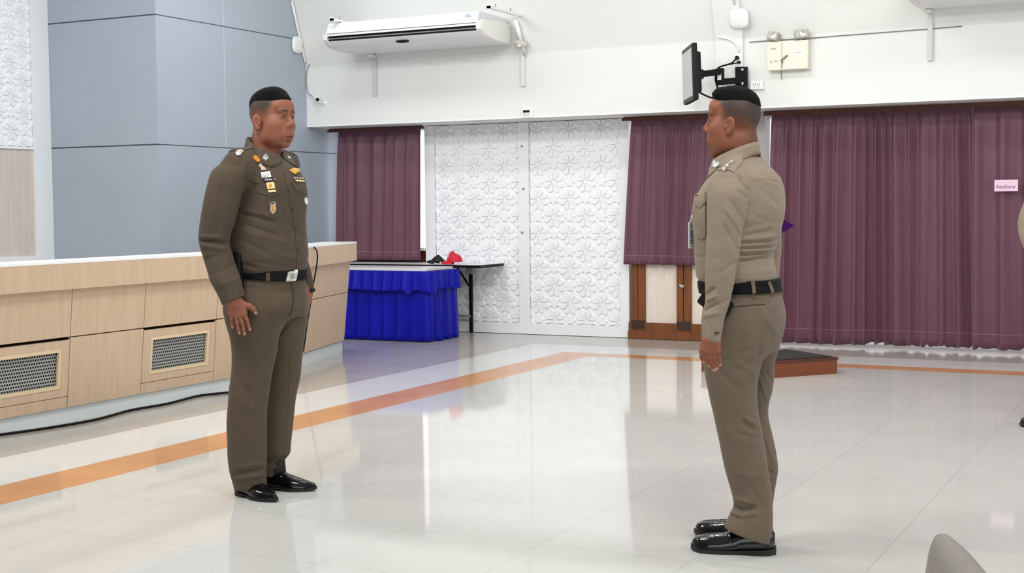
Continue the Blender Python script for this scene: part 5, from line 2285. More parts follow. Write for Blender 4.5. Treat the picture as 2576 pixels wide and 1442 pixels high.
def cutbox(v, p, n, lo, hi):
    sl = v.sl(lo, hi)
    if sl is None:
        return
    x, y, z = v.pts(sl)
    d = ((x - p[0]) * n[0] + (y - p[1]) * n[1] + (z - p[2]) * n[2]).astype(np.float32)
    v.F[sl] = np.maximum(v.F[sl], d)


def body_bounds(P, z0, z1, r=0.42):
    return (P.p0.x - r, P.p0.y - r, z0), (P.p0.x + r, P.p0.y + r, z1)


def build_officer(P, c):
    root = P.root
    A, B = P.ab()
    K = c['mats']
    h = c.get('h', 0.006)
    # ---------------- shirt
    lo, hi = body_bounds(P, c['z_shirt'][0], c['z_shirt'][1])
    v = Vol(lo, hi, h)
    torso = P.st(c['torso'], 0, c['kt'])
    v.loft(torso, A, B, 0, n=2.35)
    s0, s1 = P.W(*c['sh_near'][:3]), P.W(*c['sh_far'][:3])
    v.capsule(s0, s1, c['sh_near'][3], c['sh_far'][3], 0.05)
    for (x, y, d_, r_, x1, y1, d1_, r1_) in c.get('traps', []):
        v.capsule(P.W(x, y, d_), P.W(x1, y1, d1_), r_, r1_, 0.03)
    near = P.st(c['near_arm'], 0, 1.0)
    far = P.st(c['far_arm'], 0, 1.0)
    v.loft(near, A, B, 0.022, n=2)
    v.loft(far, A, B, 0.022, n=2)
    if c.get('cuff'):
        (x0, y0, x1, y1, d) = c['cuff']
        p = P.W((x0 + x1) / 2, (y0 + y1) / 2, d)
        L = math.hypot(x1 - x0, y1 - y0)
        nrm = E1 * (-(y1 - y0) / L) + Vector((0, 0, -(x1 - x0) / L))
        w = P.W(x0, y0 - 60, d), P.W(x1, y1 + 90, d)
        cutbox(v, p, nrm, np.array(p) - 0.11, np.array(p) + np.array((0.11, 0.11, 0.05)))
    V, Q = v.mesh()
    V = relax(V, Q, 3, 0.4)
    V = ripples(V, Q, P, 0.0010, c['seed'])
    V = fold(V, Q, P, c['shirt_folds'])
    shirt = mesh_obj('shirt', V, Q, K['shirt'], root)
    # ---------------- trousers
    lo, hi = body_bounds(P, 0.02, 1.02, 0.36)
    v = Vol(lo, hi, h)
    pel = P.st(c['pelvis'], 0, c['kp'])
    v.loft(pel, A, B, 0, n=2.3)
    v.loft(P.st(c['near_leg'], 0, 0.95), A, B, 0.03, n=2.15)
    v.loft(P.st(c['far_leg'], 0, 0.95), A, B, 0.012, n=2.15)
    for (x0, y0, x1, y1, d) in c['hems']:
        p = P.W((x0 + x1) / 2, (y0 + y1) / 2, d)
        L = math.hypot(x1 - x0, y1 - y0)
        nrm = E1 * (-(y1 - y0) / L) + Vector((0, 0, -(x1 - x0) / L)) + E2 * 0.0
        dd = np.array(E2) * 0.0
        lo_, hi_ = np.array(p) - 0.16, np.array(p) + np.array((0.16, 0.16, 0.07))
        # keep to this leg's own side of the body
        sl = v.sl(lo_, hi_)
        x, y, z = v.pts(sl)
        dep = (x - P.p0.x) * E2.x + (y - P.p0.y) * E2.y
        dpl = (x - p.x) * nrm.x + (y - p.y) * nrm.y + (z - p.z) * nrm.z
        own = np.broadcast_to((dep < 0.0) if d < 0 else (dep >= 0.0), v.F[sl].shape)
        v.F[sl] = np.where(own, np.maximum(v.F[sl], dpl), v.F[sl]).astype(np.float32)
    V, Q = v.mesh()
    V = relax(V, Q, 3, 0.4)
    V = ripples(V, Q, P, 0.0008, c['seed'] + 5)
    V = fold(V, Q, P, c['trouser_folds'])
    trousers = mesh_obj('trousers', V, Q, K['trousers'], root)
    # ---------------- belt
    zc = P.W(*c['belt'][:2], 0)
    lo, hi = body_bounds(P, zc.z - 0.09, zc.z + 0.09, 0.3)
    v = Vol(lo, hi, 0.005)
    v.loft(pel, A, B, 0, n=2.3, grow=0.010, cap=False)
    nb = (Vector((0, 0, 1)) + P.b * c['belt'][3]).normalized()
    v.plane(zc + nb * c['belt'][2], nb)
    v.plane(zc - nb * c['belt'][2], -nb)
    V, Q = v.mesh()
    belt = mesh_obj('belt', relax(V, Q, 1, 0.3), Q, M['belt'], root)
    # ---------------- body: head and neck, hands, and the plain trunk and limbs under the clothes
    parts = []
    hd = c['head']
    res = None
    if hd:
        vr = Vector((hd['c'].x, hd['c'].y, 0)).normalized()
        e1 = Vector((vr.y, -vr.x, 0))
        th = math.radians(hd['turn'])
        face = -vr * math.cos(th) + e1 * math.sin(th)
        hV, hQ, hC, haV, haQ, T, R = make_head(P, hd['c'], face, hd['s'], hd['skin'], hd['hair'], hd.get('open', 0), hd.get('tilt', 0), neck_to=hd.get('neck'), heavy=hd.get('heavy', 1))
        parts.append((hV, hQ, hC))
        res = (haV, haQ, T, R)
    for hnd in c['hands']:
        parts.append(make_hand(P, *hnd))
    lo, hi = body_bounds(P, 0.14, c['z_shirt'][1], 0.36)
    v = Vol(lo, hi, 0.013)
    v.loft(torso, A, B, 0, n=2.3, grow=-0.022)
    v.capsule(s0, s1, 0.045, 0.045, 0.03)
    v.loft(near, A, B, 0.015, n=2, grow=-0.018)
    v.loft(far, A, B, 0.015, n=2, grow=-0.018)
    v.loft(pel, A, B, 0.02, n=2.3, grow=-0.02)
    v.loft(P.st(c['near_leg'], 0, .95), A, B, 0.02, grow=-0.022)
    v.loft(P.st(c['far_leg'], 0, .95), A, B, 0.01, grow=-0.022)
    for q in c.get('ankles', []):
        v.capsule(q + Vector((0, 0, 0.15)), q + Vector((0, 0, 0.22)), 0.028, 0.03, 0.01)
    V, Q = v.mesh()
    parts.append((V, Q, np.tile(np.array(lin(c['skin'])), (len(V), 1))))
    for q in c.get('ankles', []):
        sk_ = MB()
        sk_.tube([q + Vector((0, 0, 0.045)), q + Vector((0, 0, 0.10)), q + Vector((0, 0, 0.15))], [0.044, 0.041, 0.036], 20)
        sk_.build('sock', M['capblack'], root, smooth=True)
    V, Q, C = join(parts)
    body = mesh_obj('body', V, Q, M['skin'], root, C)
    if hd:
        hair = mesh_obj('hair', res[0], res[1], M['hair'], root)
        add_eyes(P, res[2], res[3], hd['s'], body, hd.get('gaze', 0))
    return dict(shirt=shirt, trousers=trousers, belt=belt, body=body, bs=bvh_of(shirt), bt=bvh_of(trousers), bb=bvh_of(belt), ball=bvh_of(shirt, trousers, belt), T=res[2] if res else None)


def rect_px(x0, y0, x1, y1, sl=0.0):
    """slightly sheared rectangle in pixels (sl = drop per pixel to the right)"""
    return [(x0, y0), (x1, y0 + sl * (x1 - x0)), (x1, y1 + sl * (x1 - x0)), (x0, y1)]


def oval_px(cx, cy, rx, ry, rot=0, n=14):
    return [(cx + rx * math.cos(2 * PI * k / n) * math.cos(rot) - ry * math.sin(2 * PI * k / n) * math.sin(rot),
             cy + rx * math.cos(2 * PI * k / n) * math.sin(rot) + ry * math.sin(2 * PI * k / n) * math.cos(rot)) for k in range(n)]


# ================================================================ the left officer
L0 = Vector((-3.782, 4.976, 0))
root1 = thing('person', 'person in dark khaki uniform with chest badges, standing at left facing right', 'person', L0)
P1 = Person(L0, (1, 0, 0), root1, 580)
W1 = P1.W
SK1 = (142, 86, 64)
hand_d = -0.222
w1 = W1(588, 757, -0.242)
hf = []
for kn, pip, dip, tip in (((613, 789), (621, 805), (625, 820), (628.5, 829)), ((603, 792), (609.5, 812), (613, 829), (615.5, 840)),
                          ((591.5, 791), (596.5, 811), (600, 828), (602.5, 838)), ((580, 787), (582.5, 803), (584, 815), (585.5, 823.5))):
    hf.append([W1(*kn, -0.241), W1(*pip, -0.243), W1(*dip, -0.236), W1(*tip, -0.227)])
ht = [W1(612, 768, -0.239), W1(627, 770, -0.241), W1(637, 777, -0.236), W1(643.5, 787.5, -0.227)]
wf = W1(775, 722, 0.20)
hff = []
for kn, pip, dip, tip in (((769, 752), (766, 766), (767, 777), (769, 785)), ((772, 755), (769, 771), (769, 782), (770, 790)),
                          ((775, 756), (773, 771), (772, 782), (772, 789)), ((778, 755), (776, 768), (775, 777), (774, 783))):
    k = len(hff) * 0.014
    hff.append([W1(*kn, 0.175 + k), W1(*pip, 0.175 + k), W1(*dip, 0.172 + k), W1(*tip, 0.168 + k)])
htf = [W1(766, 736, 0.17), W1(764, 746, 0.16), W1(764, 758, 0.155), W1(765, 769, 0.152)]
head1 = W1(683.5, 296, 0.0)
cfg1 = dict(
    seed=11, h=0.0042, skin=SK1, mats=dict(shirt=M['khaki1'], trousers=M['khaki1t']), z_shirt=(0.76, 1.60), kt=1.28, kp=1.22,
    torso=[(706, 596, 758), (697, 595, 761), (688, 593, 764), (680, 588, 768), (670, 584, 770), (650, 578, 772), (612, 574, 770.5), (576, 577, 768), (543, 583, 767), (510, 590, 770),
           (480, 595, 771), (455, 592, 764), (432, 593, 752), (415, 604, 740), (403, 622, 726), (394, 632, 716)],
    traps=[(600, 418, -.17, .060, 570, 447, -.19, .062), (603, 411, -.16, .060, 640, 399, -.07, .052), (718, 418, .16, .058, 694, 402, .07, .05)],
    sh_near=(603, 424, -0.165, 0.066), sh_far=(716, 420, 0.165, 0.066),
    near_arm=[(412, 562, 628, -.16), (425, 542, 632, -.175), (440, 530, 628, -.185), (458, 523, 620, -.195), (490, 514, 609, -.20), (521, 508, 602, -.205), (560, 502, 591, -.205),
              (590, 499, 581, -.205), (605, 499.5, 578, -.205), (622, 503, 580, -.205), (640, 508, 585, -.207), (660, 514, 590, -.21), (680, 520.5, 597, -.215), (704, 528, 606, -.225), (730, 541, 613, -.23),
              (750, 551, 618, -.234), (768, 558, 622, -.236), (785, 566, 628, -.236)],
    cuff=(560, 768, 618, 743, -.234),
    far_arm=[(415, 690, 742, .16), (432, 692, 752, .18), (480, 695, 758, .20), (560, 700, 762, .21), (620, 716, 768, .21), (651, 728, 774, .21), (690, 744, 784, .205), (715, 754, 788.5, .20), (727, 757, 791, .20)],
    pelvis=[(672, 591, 765), (688, 593, 764), (700, 592, 765), (712, 588, 767), (730, 581, 769), (760, 573, 772), (782, 572, 773), (796, 580, 768)],
    near_leg=[(745, 577, 742, -.05), (767, 566, 742, -.06), (791, 566, 731, -.07), (815, 570, 718, -.08), (841, 577, 704, -.085), (887, 584, 696, -.085), (933, 583, 686, -.085), (987, 576, 677, -.085), (1033, 572.5, 671, -.085),
              (1075, 571, 670, -.085), (1115, 572, 670, -.085), (1158, 574, 670, -.085), (1185, 578, 669, -.085), (1210, 585, 670, -.085), (1231, 590, 671, -.085), (1246, 592, 672, -.085)],
    far_leg=[(765, 636, 773, .06), (800, 640, 772.5, .07), (837, 648, 768, .08), (875, 655, 763, .085), (913, 659, 759, .085), (950, 661, 754.5, .085), (991, 659, 746, .085), (1016, 656, 742, .085), (1075, 654, 736, .085),
             (1120, 653, 731, .085), (1141, 653, 729, .085), (1160, 655, 716, .085), (1176, 656, 715, .085), (1200, 660, 724, .085), (1222, 664, 727, .085)],
    hems=[(592, 1233, 671, 1221, -.085), (665, 1218, 727, 1204, .085)],
    belt=(678, 684, 0.0225, 0.10),
    head=dict(c=head1, turn=51, s=1.045, skin=SK1, heavy=1.05, neck=None, gaze=0.05,
              hair=dict(fz0=-0.02, fz1=0.05, fade=0.85, fcol=(46, 38, 33), thick=0.0165, zl=0.067, back=0.7, front=0.15, rear=1, ear_y=-0.019)),
    hands=[(w1, hf, ht, -E2, SK1, 0.0135, 0.0088, 0.0019, W1(578, 737, -0.222)),
           (wf, hff, htf, (E1 * 0.75 - E2 * 0.3).normalized(), SK1, 0.012, 0.0085, 0.0022, W1(769, 700, .20), 0.022)],
    shirt_folds=[
        # elbow break of the near sleeve, pressed sleeve crease
        (499, 604, 574, 612, 5, -7, -.2, .12), (500, 596, 560, 598, 6, 4, -.2, .12), (506, 618, 570, 628, 7, 4, -.2, .12), (512, 655, 560, 640, 6, -2.5, -.2, .12),
        (560, 420, 531, 585, 3.0, 2.6, -.2, .12), (540, 690, 600, 660, 7, -2.5, -.2, .12), (545, 720, 600, 700, 6, 2, -.2, .12),
        # armhole
        (628, 412, 612, 470, 4, -4, -.1, .2), (612, 470, 588, 560, 5, -4, -.1, .2),
        # drag folds across the chest and belly
        (598, 535, 690, 560, 5, -4, -.05, .25), (600, 525, 700, 548, 6, 2.5, -.05, .25), (600, 560, 700, 592, 6, -3, -.05, .25), (610, 583, 720, 612, 8, 2, -.05, .25),
        (600, 600, 690, 645, 7, -2.2, -.05, .25), (640, 660, 735, 672, 7, -2, -.05, .25), (760, 500, 735, 560, 6, -2, 0, .3), (618, 455, 650, 470, 5, -3, -.1, .2),
        (600, 662, 650, 676, 5, -2.5, -.1, .2), (720, 560, 765, 600, 6, -2, 0, .3), (700, 640, 760, 655, 7, 1.8, 0, .3)],
    trouser_folds=[
        (668, 740, 652, 960, 4, 2.4, -.08, .13), (652, 960, 640, 1180, 4, 2.8, -.08, .13), (590, 940, 640, 1010, 9, -2.5, -.08, .13), (585, 990, 640, 1040, 9, 2, -.08, .13),
        (590, 1195, 668, 1178, 5, -5.5, -.08, .13), (600, 1206, 662, 1196, 5, 4, -.08, .13), (596, 1178, 660, 1165, 6, 3, -.08, .13), (625, 1190, 664, 1175, 4, -3, -.08, .13),
        (668, 1165, 715, 1150, 5, -5, .08, .13), (670, 1180, 712, 1170, 5, 3.5, .08, .13), (735, 860, 720, 1130, 4, 2, .08, .13), (690, 800, 760, 790, 8, -2.5, .03, .2),
        (735, 715, 738, 760, 3, -3, 0, .3), (738, 760, 727, 800, 3, -3, 0, .3), (600, 722, 680, 727, 6, -1.6, -.05, .2), (690, 850, 730, 810, 7, -3, .05, .2), (700, 900, 745, 870, 8, 2, .08, .2)],
    ankles=[at(632, 1246, 2, 0), at(697, 1229, 2, 0)],
)
R1 = build_officer(P1, cfg1)
bs, bt, bb, K1, K1t = R1['bs'], R1['bt'], R1['bb'], M['khaki1'], M['khaki1t']
sh1, tr1 = R1['shirt'], R1['trousers']
make_shoe('shoe', at(628, 1247, 2, 0), E1 * math.cos(math.radians(46)) - E2 * math.sin(math.radians(46)), 0.285, 0.104, 0.074, root1)
make_shoe('shoe', at(694, 1230, 2, 0), E1 * math.cos(math.radians(17)) - E2 * math.sin(math.radians(17)), 0.272, 0.104, 0.074, root1)
make_collar(P1, R1['bs'], W1(667, 368, 0.0), 0.070, 0.080, 0.042, 0.05, 0.045, 0.068, K1, root1, open_deg=8, out_back=0.008, out_tip=0.026, tip_at=46)
bs = bvh_of(sh1, bpy.data.objects['collar'])
# front placket, buttons
strip('placket', R1['bs'], [(706, 398), (716, 440), (727, 490), (737, 540), (743.5, 590), (747.5, 640), (747, 684)], 20, 0.0022, K1, sh1, side=-9)
for (x, y) in ((726.5, 477), (736.5, 527), (745, 578), (750, 628)):
    o = applique('button', R1['bs'], oval_px(x, y, 2.6, 3.6), 0.004, M['button'], sh1, rings=2, dome=0.001)
# pockets and flaps
applique('pocket', R1['bs'], [(647, 472), (706, 468), (715, 538), (703, 546), (668, 544), (656, 538)], 0.0028, K1, sh1)
applique('pocket_flap', R1['bs'], [(641.5, 463), (704, 459.5), (708, 485), (684, 495), (648, 485)], 0.0060, K1, sh1)
applique('pocket', R1['bs'], [(741, 475), (768, 478), (767, 530), (760, 543), (752, 536)], 0.0028, K1, sh1)
applique('pocket_flap', R1['bs'], [(732, 462), (768, 462), (769, 489), (758, 486), (743, 480)], 0.0060, K1, sh1)
strip('pocket_pleat', R1['bs'], [(675, 494), (682, 540)], 11, 0.0045, K1, sh1)
# badges on the chest
applique('enamel_badge', R1['bs'], [(635.5, 394), (640, 391.5), (645, 394), (650, 399), (653, 405), (650, 409), (645, 408), (640, 404), (637, 399)], 0.005, M['orange'], root1, lift=0.002, dome=0.002, smooth=True)
applique('figure_badge', R1['bs'], [(651, 413), (655, 411.5), (659, 417), (664, 420), (669.5, 428), (664, 428.5), (657, 429), (655, 422), (650.5, 420)], 0.004, M['rosesilver'], root1, lift=0.002, dome=0.002, smooth=True)
pl_ = applique('name_plate', R1['bs'], [(655.5, 434), (678, 431.5), (682, 445.5), (659, 448)], 0.004, mat('white_plate', (232, 234, 232), 0.4), root1, rings=3, lift=0.001)
bpl = bvh_of(sh1, pl_)
for seg in ([(661, 438), (668, 437.3)], [(661, 441.5), (668.5, 441)], [(661.5, 444.5), (669, 444)], [(671, 437), (674.5, 437), (677, 440), (675, 443.5), (671.5, 443.8), (671, 437)]):
    strip('engraving', bpl, seg, 1.0, 0.0006, M['inkgrey'], pl_)
pl_ = applique('name_plate', R1['bs'], [(659, 449.5), (688, 446.5), (693, 455), (664, 458)], 0.004, mat('black_plate', (18, 18, 20), 0.35), root1, rings=3, lift=0.001)
bpl = bvh_of(sh1, pl_)
for seg in ([(667, 452.6), (669.5, 452.3)], [(670.5, 452.2), (673.5, 452)], [(677, 452), (679.5, 451.7)], [(681, 451.6), (684, 451.3)]):
    strip('engraving', bpl, seg, 2.2, 0.0006, M['plastic'], pl_)
strip('plate_tip', bpl, [(689.5, 448.5), (694, 454.8)], 1.6, 0.0012, M['rosesilver'], pl_)
md = applique('square_medal', R1['bs'], [(669, 460.5), (688, 458.5), (691, 474), (673, 476.5)], 0.004, M['cream'], root1, rings=3, lift=0.005, smooth=True)
bmd = bvh_of(sh1, md)
applique('relief', bmd, oval_px(680, 467, 4, 5), 0.0014, M['gold'], md, rings=2, smooth=True)
applique('medal_bar', R1['bs'], [(673.5, 479), (692, 477.5), (693.5, 482.5), (675, 484)], 0.004, M['cream'], root1, rings=2, lift=0.005)
bd_ = applique('crest_badge', R1['bs'], [(678, 513), (681, 508), (686, 507), (691, 508.5), (693, 513), (692, 519), (694, 524), (692.5, 532), (686, 540), (680, 533), (678.5, 525), (680.5, 519)], 0.004, M['rosesilver'], root1, lift=0.003, dome=0.002, smooth=True)
bcr = bvh_of(sh1, bd_)
applique('crest_centre', bcr, oval_px(686, 521, 4, 4.5), 0.0018, M['gold'], bd_, rings=2, smooth=True)
applique('crest_ring', bcr, oval_px(685.5, 511.5, 5.5, 3), 0.0014, mat('dark_enamel', (70, 68, 78), 0.4), bd_, rings=2)
applique('crest_tip', bcr, oval_px(686, 530, 4.5, 3.5), 0.0016, M['gold'], bd_, rings=2)
applique('wings_badge', R1['bs'], [(725, 428), (731, 427), (735, 423.5), (744, 425), (751, 426), (752, 432), (746, 436), (741, 439.5), (735, 436), (729, 432)], 0.004, M['gold'], root1, lift=0.003, dome=0.002, smooth=True)
rb = applique('ribbon_bar', R1['bs'], [(735, 444.5), (762, 446), (767.5, 459), (741, 456.5)], 0.004, mat('dark_ribbon', (64, 40, 34), 0.6), root1, rings=3, lift=0.002)
brb = bvh_of(sh1, rb)
strip('ribbon', brb, [(741, 454), (766, 456.5)], 4.2, 0.0015, M['cream'], rb)
for x in (739, 746, 753, 759):
    strip('ribbon', brb, [(x, 447 + (x - 739) * .06), (x + 4, 447.4 + (x - 739) * .06)], 4.0, 0.0015, M['rosesilver'], rb)
applique('round_badge', R1['bs'], oval_px(767.5, 505.5, 3.5, 9, -0.15), 0.006, M['plastic'], root1, rings=3, lift=0.003, smooth=True)
# collar badges, epaulettes
bcol = bvh_of(bpy.data.objects['collar'])
applique('collar_badge', bcol, [(660, 396), (663, 390.5), (667.5, 389), (669, 386), (671, 391), (675, 395), (674.5, 401), (669.5, 403), (668, 406.5), (665, 402), (661, 401)], 0.004, M['silver'], root1, lift=0.002, dome=0.001, smooth=True)
applique('collar_badge', bcol, [(722, 394), (729, 396), (730, 400), (724, 399)], 0.003, M['silver'], root1, lift=0.002, smooth=True)


def epaulette(bvh, P, tip_px, neck_px, dt, dn, w0, w1_, m, parent):
    """shoulder strap laid on the shoulder from above"""
    t, n_ = P.W(*tip_px, dt), P.W(*neck_px, dn)
    ax = (n_ - t)
    ax.z = 0
    L = ax.length
    ax.normalize()
    sd = Vector((ax.y, -ax.x, 0))
    up = Vector((0, 0, 1))
    ol = []
    for (q, s) in ((0, -w0 / 2), (0, w0 / 2), (L * 0.86, w1_ / 2), (L, 0), (L * 0.86, -w1_ / 2)):
        p = t + ax * q + sd * s
        p.z = 1.9
        ol.append((p, Vector((0, 0, -1))))
    return applique('epaulette', bvh, None, 0.005, m, parent, outline=ol, rings=4)


ep = epaulette(R1['bs'], P1, (590, 404), (634, 378), -.20, -.085, 0.060, 0.048, K1, sh1)
ep2 = epaulette(R1['bs'], P1, (737, 404), (704, 382), .20, .085, 0.060, 0.048, K1, sh1)
bep = bvh_of(sh1, ep)
applique('rank_star', bep, [(592.5, 385), (597, 380), (603, 378.5), (607, 377), (608.5, 380), (612, 379.5), (610, 384), (606, 390), (599, 392.5), (594.5, 390)], 0.005, M['silver'], ep, lift=0.002, dome=0.002, smooth=True)
# belt furniture
bk = applique('buckle', bb, [(724, 685), (747.5, 680.5), (743, 706.5), (718, 710)], 0.006, M['buckle'], R1['belt'], rings=3, lift=0.002)
bbk = bvh_of(R1['belt'], bk)
applique('buckle_emblem', bbk, oval_px(735, 695, 5.5, 8), 0.0012, M['greyplastic'], bk, rings=2)
strip('belt_loop', bvh_of(R1['belt'], tr1), [(674, 686), (674.5, 709)], 10, 0.004, K1t, tr1)
strip('fly_seam', R1['bt'], [(731, 712), (737, 730), (738.5, 755), (735, 778), (728, 795)], 2.2, 0.0012, M['stitch'], tr1)
strip('pocket_seam', R1['bt'], [(622, 712), (604, 760)], 2.0, 0.0012, M['stitch'], tr1)
# pistol holster on the right hip, half behind the sleeve
b = MB()
hc = W1(598, 682, -.17)
b.box(hc + Vector((0, 0, 0.0)), (0.035, 0.042, 0.15), Matrix((P1.a, P1.b, Vector((0, 0, 1)))).transposed())
b.build('holster', M['black'], root1, bevel=0.008)
b = MB()
b.box(W1(594, 650, -.165), (0.028, 0.05, 0.05), Matrix((P1.a, P1.b, Vector((0, 0, 1)))).transposed() @ Matrix.Rotation(0.5, 3, 'X'))
b.build('pistol_grip', M['black'], root1, bevel=0.007)
b = MB()
b.box(W1(757, 688, .13), (0.05, 0.04, 0.085), Matrix((P1.a, P1.b, Vector((0, 0, 1)))).transposed())
b.build('belt_pouch', M['black'], root1, bevel=0.008)
b = MB()
b.lathe([(0.030, -0.008), (0.0325, 0), (0.030, 0.008)], W1(776, 729, .20), Vector((0.1, 0, 1)), 20)
b.build('wrist_band', M['black'], root1, smooth=True)

# ================================================================ the right officer
R0 = at(1893, 1389, 2, 0) + Vector((0.0, 0.083, 0))
root2 = thing('person', 'person in light khaki uniform seen from behind at right, mouth open, facing left', 'person', R0)
P2 = Person(R0, (-1, 0, 0), root2, 693)
W2 = P2.W
SK2 = (134, 76, 50)
w2 = W2(1789, 860, -0.242)
hf2 = []
for kn, pip, dip, tip in (((1772, 882), (1776, 898), (1780, 911), (1784, 919)), ((1782, 884), (1787, 903), (1792, 919), (1796, 930)),
                          ((1793, 884), (1797, 902), (1800.5, 917), (1803, 927)), ((1803, 881), (1807, 896), (1810, 909), (1811.5, 917.5))):
    hf2.append([W2(*kn, -0.246), W2(*pip, -0.247), W2(*dip, -0.240), W2(*tip, -0.231)])
ht2 = [W2(1774, 872, -0.229), W2(1768, 885, -0.214), W2(1768, 899, -0.204), W2(1771, 910, -0.199)]
w2f = W2(1868, 860, .20)
hf2f = []
for i in range(4):
    x = 1850 + i * 9
    hf2f.append([W2(x, 893, .20), W2(x + 2, 907, .20), W2(x + 4, 918, .195), W2(x + 5, 926, .19)])
ht2f = [W2(1850, 872, .19), W2(1845, 884, .185), W2(1845, 896, .18), W2(1847, 905, .175)]
head2 = W2(1847, 303, 0.0)
